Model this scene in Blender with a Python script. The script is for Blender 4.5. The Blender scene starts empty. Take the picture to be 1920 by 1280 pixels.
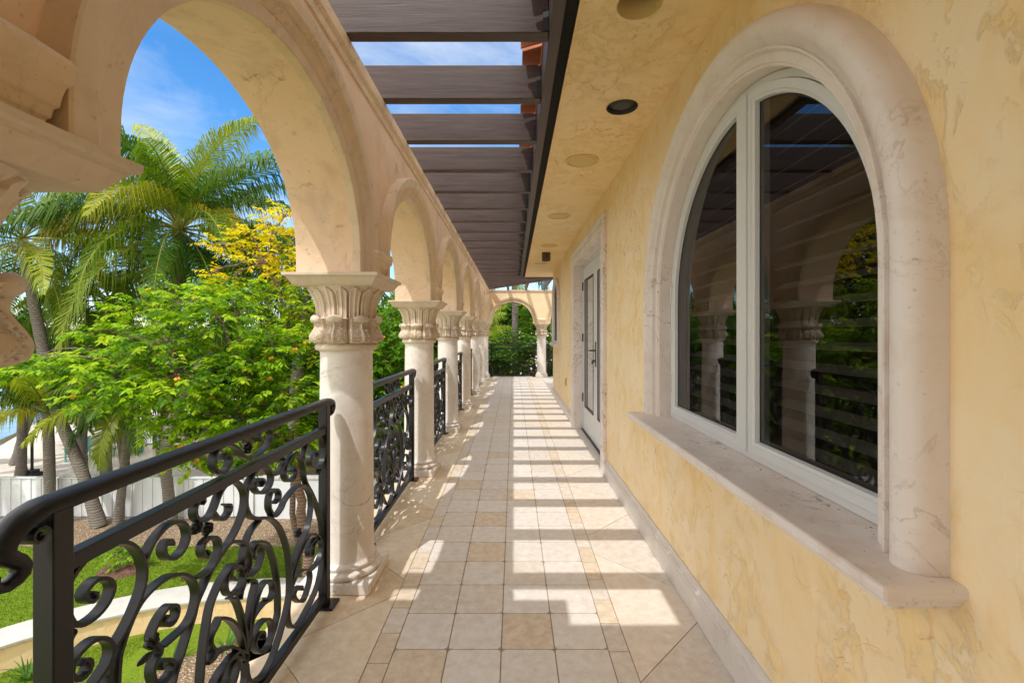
import bpy, math, random
from mathutils import Vector, Matrix
R = math.radians
C = bpy.context.scene.collection
sc = bpy.context.scene

# ------------------------------------------------------------------ camera, sky, sun, exposure
cd = bpy.data.cameras.new("camera")
cam = bpy.data.objects.new("camera", cd)
C.objects.link(cam)
cam.location = (0, 0, 1.40)
cam.rotation_euler = (R(90), 0, 0)
cd.sensor_width = 36
cd.lens = 16.0
cd.shift_x = -3 / 1920
cd.shift_y = -15 / 1920
cd.clip_start = 0.02
cd.clip_end = 3000
sc.camera = cam

FILL_CLOUD = (13.4, 12.7, 11.7)
SUN_TRAVEL = Vector((0.278, 0.56, -1.0)).normalized()
SUN_EL = math.asin(-SUN_TRAVEL.z)
SUN_AZ = math.atan2(-SUN_TRAVEL.x, -SUN_TRAVEL.y)      # clockwise from +Y
w = bpy.data.worlds.new("World")
sc.world = w
w.use_nodes = True
wt = w.node_tree
wt.nodes.clear()
wo = wt.nodes.new('ShaderNodeOutputWorld')
bg = wt.nodes.new('ShaderNodeBackground')
sky = wt.nodes.new('ShaderNodeTexSky')
sky.sky_type = 'NISHITA'
sky.sun_disc = False
sky.sun_elevation = SUN_EL
sky.sun_rotation = SUN_AZ
sky.air_density = 1.0
sky.dust_density = 0.2
sky.ozone_density = 3.0
hs = wt.nodes.new('ShaderNodeHueSaturation')
hs.inputs['Saturation'].default_value = 1.3
hs.inputs['Value'].default_value = 1.45
wt.links.new(sky.outputs[0], hs.inputs['Color'])
def wn(typ, ins=None, out=0, **pr):
    nd = wt.nodes.new('ShaderNode' + typ)
    for k_, v_ in pr.items(): setattr(nd, k_, v_)
    for k_, v_ in (ins or {}).items():
        if isinstance(v_, bpy.types.NodeSocket): wt.links.new(v_, nd.inputs[k_])
        else: nd.inputs[k_].default_value = v_
    return nd.outputs[out]
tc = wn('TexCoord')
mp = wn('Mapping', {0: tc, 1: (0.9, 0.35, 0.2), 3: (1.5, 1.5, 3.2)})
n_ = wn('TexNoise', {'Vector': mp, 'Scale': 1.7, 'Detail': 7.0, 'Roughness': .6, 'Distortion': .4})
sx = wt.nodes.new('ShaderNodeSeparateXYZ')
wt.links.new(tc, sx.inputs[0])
# thin fair weather wisps ahead, bright cloud added out of view to fill shade
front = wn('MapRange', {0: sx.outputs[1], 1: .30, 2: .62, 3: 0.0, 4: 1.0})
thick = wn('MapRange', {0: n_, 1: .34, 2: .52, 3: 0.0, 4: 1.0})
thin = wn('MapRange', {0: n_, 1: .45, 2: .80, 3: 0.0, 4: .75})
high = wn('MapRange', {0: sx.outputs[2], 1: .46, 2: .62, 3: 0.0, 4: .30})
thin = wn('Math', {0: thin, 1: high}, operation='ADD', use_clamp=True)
m1 = wn('MixRGB', {0: thick, 1: hs.outputs[0], 2: FILL_CLOUD + (1,)})
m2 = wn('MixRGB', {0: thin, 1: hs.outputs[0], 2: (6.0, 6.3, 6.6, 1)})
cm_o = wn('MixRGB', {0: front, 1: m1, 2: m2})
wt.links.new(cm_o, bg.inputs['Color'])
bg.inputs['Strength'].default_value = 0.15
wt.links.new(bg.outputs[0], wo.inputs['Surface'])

sd = bpy.data.lights.new("sun", 'SUN')
sd.energy = 2.6
sd.angle = R(0.5)
sd.color = (1.0, 0.988, 0.97)
sun = bpy.data.objects.new("sun", sd)
C.objects.link(sun)
sun.rotation_euler = SUN_TRAVEL.to_track_quat('-Z', 'Y').to_euler()
sun.location = (-8, -10, 20)

sc.view_settings.view_transform = 'Standard'
sc.view_settings.look = 'None'
sc.view_settings.exposure = 0.20
sc.view_settings.gamma = 1
sc.render.engine = 'CYCLES'
sc.cycles.use_denoising = True
sc.cycles.diffuse_bounces = 8
sc.cycles.max_bounces = 10
sc.cycles.transparent_max_bounces = 12
sc.cycles.sample_clamp_indirect = 20

# ------------------------------------------------------------------ node helpers
class NT:
    def __init__(s, name):
        s.m = bpy.data.materials.new(name)
        s.m.use_nodes = True
        s.t = s.m.node_tree
        s.t.nodes.clear()
        s.out = s.t.nodes.new('ShaderNodeOutputMaterial')
    def n(s, typ, ins=None, out=0, **pr):
        nd = s.t.nodes.new('ShaderNode' + typ)
        for k, v in pr.items():
            setattr(nd, k, v)
        for k, v in (ins or {}).items():
            so = nd.inputs[k]
            if isinstance(v, bpy.types.NodeSocket):
                s.t.links.new(v, so)
            else:
                so.default_value = v
        return nd.outputs[out]
    def coord(s, scale=(1, 1, 1), rnd=False):
        c = s.n('TexCoord', out=3)
        if rnd:
            oi = s.n('ObjectInfo', out=5)
            c = s.n('VectorMath', {0: c, 1: s.n('CombineXYZ', {0: s.n('Math', {0: oi, 1: 31.0}, operation='MULTIPLY'), 1: oi, 2: 0.0})}, operation='ADD')
        return s.n('Mapping', {0: c, 3: scale})
    def noise(s, co, scale, detail=4, rough=.55, dist=0.0, out=0):
        return s.n('TexNoise', {'Vector': co, 'Scale': scale, 'Detail': detail, 'Roughness': rough, 'Distortion': dist}, out=out)
    def ramp(s, f, *stops):
        nd = s.t.nodes.new('ShaderNodeValToRGB')
        e = nd.color_ramp.elements
        while len(e) < len(stops):
            e.new(0.5)
        for el, (p, c) in zip(e, stops):
            el.position = p
            el.color = tuple(c) + (1,) if isinstance(c, (tuple, list)) else (c, c, c, 1)
        s.t.links.new(f, nd.inputs[0])
        return nd.outputs[0]
    def mix(s, f, a, b, mode='MIX'):
        nd = s.t.nodes.new('ShaderNodeMixRGB')
        nd.blend_type = mode
        for i, v in enumerate((f, a, b)):
            if isinstance(v, bpy.types.NodeSocket):
                s.t.links.new(v, nd.inputs[i])
            elif i == 0:
                nd.inputs[0].default_value = v
            else:
                nd.inputs[i].default_value = tuple(v) + (1,)
        return nd.outputs[0]
    def math(s, op, a, b=0.0):
        return s.n('Math', {0: a, 1: b}, operation=op)
    def bump(s, h, strength=.3, dist=.01, normal=None):
        i = {'Height': h, 'Strength': strength, 'Distance': dist}
        if normal is not None:
            i['Normal'] = normal
        return s.n('Bump', i)
    def pbr(s, col, rough=.6, normal=None, spec=.5, metal=0.0):
        i = {'Roughness': rough, 'Specular IOR Level': spec, 'Metallic': metal}
        i['Base Color'] = col if isinstance(col, bpy.types.NodeSocket) else tuple(col) + (1,)
        if normal is not None:
            i['Normal'] = normal
        return s.n('BsdfPrincipled', i)
    def done(s, sh):
        s.t.links.new(sh, s.out.inputs[0])
        return s.m

def stucco(name, light, dark, deep, bscale=1.0):
    """knock-down plaster: smooth trowelled skins with torn edges in scattered clusters"""
    t = NT(name)
    co = t.coord()
    warp = t.noise(co, 2.6, 4, out=1)
    cw = t.mix(.05, co, warp)
    warp2 = t.noise(co, 11, 3, out=1)
    cf = t.mix(.02, t.n('Mapping', {0: cw, 2: (.5, .3, .4), 3: (1.0, 1.0, .62)}), warp2)
    n1 = t.noise(cw, 2.6 * bscale, 8, .60, .25)
    n2 = t.noise(cf, 6.5 * bscale, 9, .66, .25)
    n3 = t.noise(co, 46, 4, .65)
    n4 = t.noise(co, 150, 2, .6)
    mk = t.ramp(t.noise(cw, 2.3, 4, .6), (.40, 0.0), (.52, 1.0))
    pl = t.ramp(n1, (.47, 0.0), (.52, 1.0))
    tear = t.ramp(n2, (.475, 0.0), (.515, 1.0))
    tear = t.mix(mk, (.6, .6, .6), tear)
    pock = t.math('MULTIPLY', t.ramp(t.noise(cf, 21, 4, .6, .8), (.60, 0.0), (.66, 1.0)), mk)
    drag = t.noise(t.coord((1, 1.0, .22)), 26, 4, .6)
    h = t.math('ADD', t.math('MULTIPLY', pl, .35), t.math('MULTIPLY', tear, .8))
    h = t.math('SUBTRACT', h, t.math('MULTIPLY', pock, .5))
    h = t.math('ADD', h, t.math('MULTIPLY', drag, .16))
    h = t.math('ADD', h, t.math('MULTIPLY', n3, .10))
    h = t.math('ADD', h, t.math('MULTIPLY', n4, .04))
    big = t.ramp(t.noise(co, 1.3, 4, .6), (.35, 0.0), (.68, 1.0))
    col = t.mix(t.math('MULTIPLY', big, .75), light, dark)
    lip = t.ramp(n2, (.38, 0.0), (.47, 1.0), (.505, 0.0))
    lip = t.math('MULTIPLY', lip, mk)
    col = t.mix(t.math('MULTIPLY', lip, .5), col, deep)
    col = t.mix(t.math('MULTIPLY', pock, .5), col, deep)
    rim = t.ramp(n1, (.43, 0.0), (.47, 1.0), (.485, 0.0))
    col = t.mix(t.math('MULTIPLY', rim, .10), col, deep)
    pk = t.ramp(t.noise(cf, 4, 5, .65, 1.0), (.50, 0.0), (.72, 1.0))
    col = t.mix(t.math('MULTIPLY', pk, .42), col, deep)
    return t.done(t.pbr(col, .82, t.bump(h, .48, .010), .25))

def stone(name, base, warm, grime, veins=0.35, rough=.55, gscale=1.0, bump=.18, spots=0.0):
    t = NT(name)
    co = t.coord(rnd=True)
    n1 = t.noise(co, 1.8 * gscale, 6, .62, .6)
    n2 = t.noise(co, 7 * gscale, 6, .65, .4)
    pits = t.ramp(t.noise(co, 60, 3, .6), (.27, 0.0), (.36, 1.0))
    col = t.mix(t.ramp(n1, (.38, 0.0), (.66, 1.0)), base, warm)
    col = t.mix(t.math('MULTIPLY', t.ramp(n2, (.5, 0.0), (.78, 1.0)), .55), col, grime)
    v = t.math('ABSOLUTE', t.math('SUBTRACT', t.noise(co, 2.3 * gscale, 7, .6, 1.6), .5))
    v = t.ramp(v, (.0, 1.0), (.014, 0.0))
    v = t.math('MULTIPLY', v, t.ramp(t.noise(co, 1.3, 2), (.46, 0.0), (.6, 1.0)))
    col = t.mix(t.math('MULTIPLY', v, veins), col, (grime[0] * .55, grime[1] * .5, grime[2] * .45))
    col = t.mix(t.math('MULTIPLY', t.math('SUBTRACT', 1.0, pits), .4), col, (grime[0] * .6, grime[1] * .55, grime[2] * .5))
    h = t.math('ADD', t.math('MULTIPLY', n2, .5), t.math('MULTIPLY', pits, .5))
    if spots:
        cs = t.mix(.06, co, t.noise(co, 9, 3, out=1))
        sp = t.ramp(t.noise(cs, 13, 5, .7, .6), (.60, 0.0), (.70, 1.0))
        sp = t.math('MULTIPLY', sp, t.ramp(t.noise(co, 2.4, 3), (.48, 0.0), (.62, 1.0)))
        st = t.ramp(t.noise(t.coord((1, 1, .25), True), 5, 4, .6), (.55, 0.0), (.75, 1.0))
        col = t.mix(t.math('MULTIPLY', sp, spots), col, (.34, .19, .10))
        col = t.mix(t.math('MULTIPLY', st, spots * .45), col, (.40, .31, .22))
        h = t.math('SUBTRACT', h, t.math('MULTIPLY', sp, .5))
    return t.done(t.pbr(col, rough, t.bump(h, bump, .006), .35))

def plain(name, col, rough=.5, spec=.5, nscale=0, amount=.1, metal=0.0, bump=0.0, stretch=(1, 1, 1)):
    t = NT(name)
    if not nscale:
        return t.done(t.pbr(col, rough, None, spec, metal))
    co = t.coord(stretch, rnd=True)
    n = t.noise(co, nscale, 5, .6)
    c = t.mix(t.ramp(n, (.3, 0.0), (.7, 1.0)), tuple(x * (1 - amount) for x in col), tuple(min(1, x * (1 + amount)) for x in col))
    nm = t.bump(n, bump, .01) if bump else None
    return t.done(t.pbr(c, t.math('ADD', t.math('MULTIPLY', n, .2), rough - .1), nm, spec, metal))

def tinted(name, rough=.6, noise_amt=.12, nscale=14, pit=.35, spec=.35, bump=.12):
    t = NT(name)
    a = t.n('Attribute', attribute_name='tint')
    co = t.coord()
    n = t.noise(co, nscale, 6, .65, .3)
    c = t.mix(noise_amt, a, t.ramp(n, (.3, (.45, .33, .24)), (.7, (1, .95, .9))), 'OVERLAY')
    pits = t.ramp(t.noise(co, 85, 3, .6), (.28, 0.0), (.36, 1.0))
    c = t.mix(t.math('MULTIPLY', t.math('SUBTRACT', 1.0, pits), pit), c, (.34, .24, .16))
    h = t.math('ADD', t.math('MULTIPLY', n, .4), pits)
    return t.done(t.pbr(c, t.math('ADD', t.math('MULTIPLY', n, .25), rough - .12), t.bump(h, bump, .004), spec))

def leafmat(name, trans=.35, rough=.45, tr_mul=(1.3, 1.35, .5)):
    t = NT(name)
    a = t.n('Attribute', attribute_name='tint')
    p = t.pbr(a, rough, None, .22)
    tr = t.n('BsdfTranslucent', {'Color': t.mix(1.0, a, tr_mul, 'MULTIPLY')})
    return t.done(t.n('MixShader', {0: trans, 1: p, 2: tr}))

def woodmat(name, a, b, stretch):
    t = NT(name)
    co = t.coord(stretch, rnd=True)
    n = t.noise(co, 3.0, 8, .65, .4)
    n2 = t.noise(t.coord((1, 1, 1), True), 2.0, 3)
    g = t.ramp(n, (.36, 0.0), (.52, .5), (.66, 1.0))
    c = t.mix(g, a, b)
    c = t.mix(t.math('MULTIPLY', n2, .3), c, tuple(x * 1.35 for x in b))
    return t.done(t.pbr(c, t.math('ADD', t.math('MULTIPLY', n, .25), .30), t.bump(n, .22, .006), .3))

def ground(name, c1, c2, c3, s1, s2, bump=.5, dist=.03, rough=.9):
    t = NT(name)
    co = t.coord()
    n1 = t.noise(co, s1, 5, .6)
    n2 = t.noise(co, s2, 4, .7)
    c = t.mix(t.ramp(n1, (.36, 0.0), (.64, 1.0)), c1, c2)
    c = t.mix(t.ramp(n2, (.45, 0.0), (.68, 1.0)), c, c3)
    return t.done(t.pbr(c, rough, t.bump(n2, bump, dist), .2))

def gravelmat():
    t = NT('gravel')
    co = t.coord()
    v = t.n('TexVoronoi', {'Vector': co, 'Scale': 24.0, 'Randomness': 1.0})
    vc = t.n('TexVoronoi', {'Vector': co, 'Scale': 24.0, 'Randomness': 1.0}, out=1)
    g = t.n('SeparateColor', {0: vc})
    c = t.ramp(g, (.0, (.30, .20, .12)), (.4, (.52, .38, .25)), (.75, (.66, .53, .39)), (1.0, (.75, .68, .58)))
    d = t.ramp(v, (.1, 1.0), (.62, .0))
    c = t.mix(t.math('SUBTRACT', 1.0, d), c, (.22, .15, .09))
    return t.done(t.pbr(c, .85, t.bump(d, .8, .03), .2))

def grassmat():
    t = NT('turf')
    co = t.coord()
    n1 = t.noise(co, 1.3, 4, .6)
    n2 = t.noise(t.coord((1, .45, 1)), 55, 3, .7)
    c = t.mix(t.ramp(n1, (.35, 0.0), (.65, 1.0)), (.105, .20, .008), (.17, .27, .012))
    c = t.mix(t.ramp(n2, (.35, 0.0), (.7, 1.0)), c, (.24, .33, .03))
    c = t.mix(t.ramp(n2, (.28, 1.0), (.42, 0.0)), c, (.055, .10, .004))
    return t.done(t.pbr(c, .8, t.bump(n2, .9, .04), .15))

def watermat():
    t = NT('sea water')
    co = t.coord((.5, 1, 1))
    n = t.noise(co, 1.2, 5, .6, .4)
    return t.done(t.pbr(t.mix(t.ramp(n, (.4, 0.0), (.65, 1.0)), (.10, .20, .27), (.20, .30, .37)), .18, t.bump(n, .25, .15), .5))

def glassmat(name, tint, base=.06, gain=1.0):
    t = NT(name)
    fr = t.n('Fresnel', {'IOR': 1.55})
    f = t.n('Math', {0: t.math('ADD', t.math('MULTIPLY', fr, gain), base), 1: 0.0}, operation='ADD', use_clamp=True)
    tr = t.n('BsdfTransparent', {'Color': tuple(tint) + (1,)})
    gl = t.n('BsdfGlossy', {'Color': (.95, .97, 1, 1), 'Roughness': 0.0})
    return t.done(t.n('MixShader', {0: f, 1: tr, 2: gl}))

def trunkmat(name, a, b):
    t = NT(name)
    co = t.coord(rnd=True)
    w = t.n('TexWave', {'Vector': co, 'Scale': 4.5, 'Distortion': 4.0, 'Detail': 3.0, 'Detail Scale': 2.0}, bands_direction='Z', out=1)
    n = t.noise(co, 9, 5, .65)
    c = t.mix(t.ramp(w, (.15, 0.0), (.6, 1.0)), a, b)
    c = t.mix(t.math('MULTIPLY', n, .5), c, tuple(x * .6 for x in b))
    return t.done(t.pbr(c, .9, t.bump(t.math('ADD', w, n), .5, .03), .15))

M = dict(
    stucco=stucco('yellow stucco', (.86, .71, .49), (.85, .65, .37), (.82, .56, .20)),
    soffit=stucco('yellow soffit stucco', (.92, .73, .46), (.90, .67, .34), (.78, .54, .22), 1.2),
    cast=stone('cast stone', (.73, .58, .42), (.71, .53, .32), (.46, .35, .23), .3, .7, 1, .22, .7),
    arcwall=stone('washed arcade plaster', (.80, .605, .44), (.78, .55, .35), (.54, .37, .23), .25, .75, .8, .25, .95),
    endplaster=stone('cream end wall plaster', (.86, .70, .46), (.84, .65, .38), (.74, .54, .30), .1, .75, .8),
    column=stone('limestone column', (.78, .73, .68), (.71, .63, .55), (.52, .42, .33), .55, .5, 1, .12, .25),
    capital=stone('carved limestone', (.68, .58, .46), (.63, .52, .38), (.45, .34, .24), .15, .65, 1, .18, .4),
    marble=stone('veined marble trim', (.77, .71, .67), (.72, .635, .575), (.55, .42, .33), .8, .42, 1.3, .10),
    base=stone('limestone skirting', (.64, .59, .54), (.61, .55, .49), (.50, .42, .35), .2, .45, 1, .05),
    tile=tinted('tumbled travertine', .6, .34, 20, .55, .35, .2),
    grout=plain('sand grout', (.37, .28, .205), .9, .1, 40, .15),
    slab=plain('slab edge render', (.70, .58, .40), .85, .2, 5, .1),
    wood=woodmat('dark stained beam wood', (.042, .026, .021), (.078, .051, .044), (1.0, 14, 14)),
    woody=woodmat('dark stained fascia wood', (.050, .034, .032), (.085, .060, .057), (14, 1.0, 14)),
    vent=plain('black vent strip', (.012, .011, .011), .8, .2, 90, .4, bump=.4),
    iron=plain('black painted iron', (.009, .009, .0095), .36, .36, 60, .25, bump=.06),
    vinyl=plain('white window vinyl', (.62, .63, .62), .35, .5, 3, .03),
    gasket=plain('black gasket', (.02, .02, .02), .6),
    glass=glassmat('window glass', (.60, .58, .54), .02, .80),
    doorglass=glassmat('door glass', (.8, .78, .74), .05, 1.1),
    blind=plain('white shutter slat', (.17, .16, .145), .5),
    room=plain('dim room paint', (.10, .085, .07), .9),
    bronze=plain('bronze hardware', (.13, .10, .075), .35, .5, metal=.8),
    steel=plain('satin steel', (.42, .40, .37), .35, .5, metal=.9),
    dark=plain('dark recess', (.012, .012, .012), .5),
    charcoal=plain('charcoal speaker grille', (.045, .047, .05), .55, .4, 150, .3),
    soffitpaint=plain('yellow painted fitting', (.68, .50, .22), .7),
    ochre=plain('ochre outlet plastic', (.62, .36, .03), .4),
    clay=plain('terracotta tile', (.42, .15, .07), .75, .3, 8, .3, bump=.2),
    sand=ground('beach sand', (.66, .58, .50), (.56, .47, .39), (.72, .66, .59), .5, 5, .4, .05),
    soil=ground('bare soil', (.34, .25, .18), (.42, .32, .22), (.25, .18, .12), .7, 9),
    gravel=gravelmat(), turf=grassmat(), water=watermat(),
    coping=stone('white coping stone', (.60, .575, .54), (.56, .53, .48), (.45, .41, .36), .15, .6),
    gardenwall=stucco('garden wall stucco', (.78, .60, .36), (.74, .54, .28), (.68, .44, .2)),
    fence=plain('white fence board', (.70, .72, .73), .5, .4, 2, .06),
    frond=leafmat('palm leaflet', .30, .40), leaf=leafmat('broad leaf', .45, .55),
    stalk=leafmat('palm rachis', .1, .5),
    trunk=trunkmat('palm trunk', (.17, .148, .128), (.25, .215, .185)),
    bark=trunkmat('branch bark', (.16, .10, .075), (.28, .20, .155)),
    teal=plain('teal chair paint', (.09, .42, .45), .5, .4, 6, .12),
    black=plain('black metal', (.02, .02, .02), .5),
    mulch=ground('mulch', (.16, .08, .06), (.26, .14, .10), (.10, .05, .04), 5, 30, .8, .05),
    rope=plain('hammock rope', (.30, .29, .20), .9),
    petal=plain('petal', (.85, .33, .02), .6),
)

# ------------------------------------------------------------------ mesh helpers
class MB:
    def __init__(s):
        s.v = []; s.f = []; s.t = []
    def add(s, vs, fs, tint=None):
        b = len(s.v)
        s.v.extend(vs)
        s.f.extend([tuple(i + b for i in f) for f in fs])
        if tint is not None or s.t:
            while len(s.t) < len(s.f) - len(fs):
                s.t.append((.5, .5, .5))
            s.t.extend([tint or (.5, .5, .5)] * len(fs))
    def box(s, x0, x1, y0, y1, z0, z1, tint=None):
        v = [(x, y, z) for z in (z0, z1) for y in (y0, y1) for x in (x0, x1)]
        s.add(v, [(0, 2, 3, 1), (4, 5, 7, 6), (0, 1, 5, 4), (2, 6, 7, 3), (0, 4, 6, 2), (1, 3, 7, 5)], tint)
    def rings(s, rs, closed=True, caps=True, tint=None):
        n = len(rs[0]); v = [p for r in rs for p in r]; f = []
        m = n if closed else n - 1
        for i in range(len(rs) - 1):
            for j in range(m):
                k = (j + 1) % n
                f.append((i * n + j, i * n + k, (i + 1) * n + k, (i + 1) * n + j))
        if caps and closed:
            f.append(tuple(range(n - 1, -1, -1)))
            f.append(tuple((len(rs) - 1) * n + j for j in range(n)))
        s.add(v, f, tint)
    def lathe(s, prof, cx=0, cy=0, n=48, rf=None, tint=None):
        s.rings([[(cx + (rf(a, z, r) if rf else r) * math.cos(a), cy + (rf(a, z, r) if rf else r) * math.sin(a), z)
                  for a in (2 * math.pi * i / n for i in range(n))] for r, z in prof], tint=tint)
    def tube(s, pts, rads, n=8, tint=None):
        pts = [Vector(p) for p in pts]
        rs = []; ref = None
        for i, p in enumerate(pts):
            d = (pts[min(i + 1, len(pts) - 1)] - pts[max(i - 1, 0)])
            if d.length < 1e-9: d = Vector((0, 0, 1))
            d.normalize()
            if ref is None:
                ref = d.orthogonal().normalized()
            u = (ref - d * ref.dot(d)).normalized(); ref = u
            vv = d.cross(u)
            r = rads[i] if isinstance(rads, (list, tuple)) else rads
            rs.append([tuple(p + u * r * math.cos(2 * math.pi * j / n) + vv * r * math.sin(2 * math.pi * j / n)) for j in range(n)])
        s.rings(rs, tint=tint)
    def ball(s, c, r, sx=1, sy=1, sz=1, n=12, m=8):
        s.rings([[(c[0] + sx * r * math.sin(b) * math.cos(a), c[1] + sy * r * math.sin(b) * math.sin(a), c[2] - sz * r * math.cos(b))
                  for a in (2 * math.pi * i / n for i in range(n))] for b in (math.pi * (j + .02) / (m + .04) for j in range(m + 1))])
    def build(s, name, mat, parent=None, smooth=None, bevel=0, kind=None, at=None):
        o0 = Vector(at) if at is not None else (Vector(parent['_at']) if parent is not None and '_at' in parent else Vector((0, 0, 0)))
        me = bpy.data.meshes.new(name)
        me.from_pydata([(p[0] - o0.x, p[1] - o0.y, p[2] - o0.z) for p in s.v], [], s.f)
        me.materials.append(M[mat] if isinstance(mat, str) else mat)
        if s.t:
            while len(s.t) < len(s.f): s.t.append((.5, .5, .5))
            at_ = me.attributes.new('tint', 'FLOAT_COLOR', 'FACE')
            at_.data.foreach_set('color', [c for t in s.t for c in (t[0], t[1], t[2], 1.0)])
        if smooth:
            me.polygons.foreach_set('use_smooth', [True] * len(me.polygons))
            if smooth < 179:
                me.set_sharp_from_angle(angle=R(smooth))
        me.update()
        o = bpy.data.objects.new(name, me)
        C.objects.link(o)
        if parent is not None:
            o.parent = parent
            if at is not None:
                pl = Vector(parent['_at']) if '_at' in parent else Vector((0, 0, 0))
                o.location = o0 - pl
        elif at is not None:
            o.location = o0
        if at is not None:
            o['_at'] = tuple(o0)
        elif parent is not None:
            o['_at'] = tuple(o0)
        if bevel:
            b = o.modifiers.new('bevel', 'BEVEL')
            b.width = bevel; b.segments = 2; b.limit_method = 'ANGLE'; b.angle_limit = R(40)
        if kind:
            o['kind'] = kind
        return o

def tag(o, label, cat, group=None, kind=None):
    o['label'] = label; o['category'] = cat
    if group: o['group'] = group
    if kind: o['kind'] = kind
    return o

def thing(name, loc, label, cat, group=None):
    o = bpy.data.objects.new(name, None)
    C.objects.link(o)
    o.location = loc
    o['_at'] = tuple(loc)
    return tag(o, label, cat, group)

def dup(root, loc, rotz=0.0, label=None, group=None, sx=None):
    r = root.copy(); C.objects.link(r); r.location = loc; r.rotation_euler = (0, 0, rotz)
    if sx: r.scale = sx
    if label: r['label'] = label
    if group: r['group'] = group
    for ch in list(root.children):
        c = ch.copy(); C.objects.link(c); c.parent = r
        for g in list(ch.children):
            d = g.copy(); C.objects.link(d); d.parent = c
    return r

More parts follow.
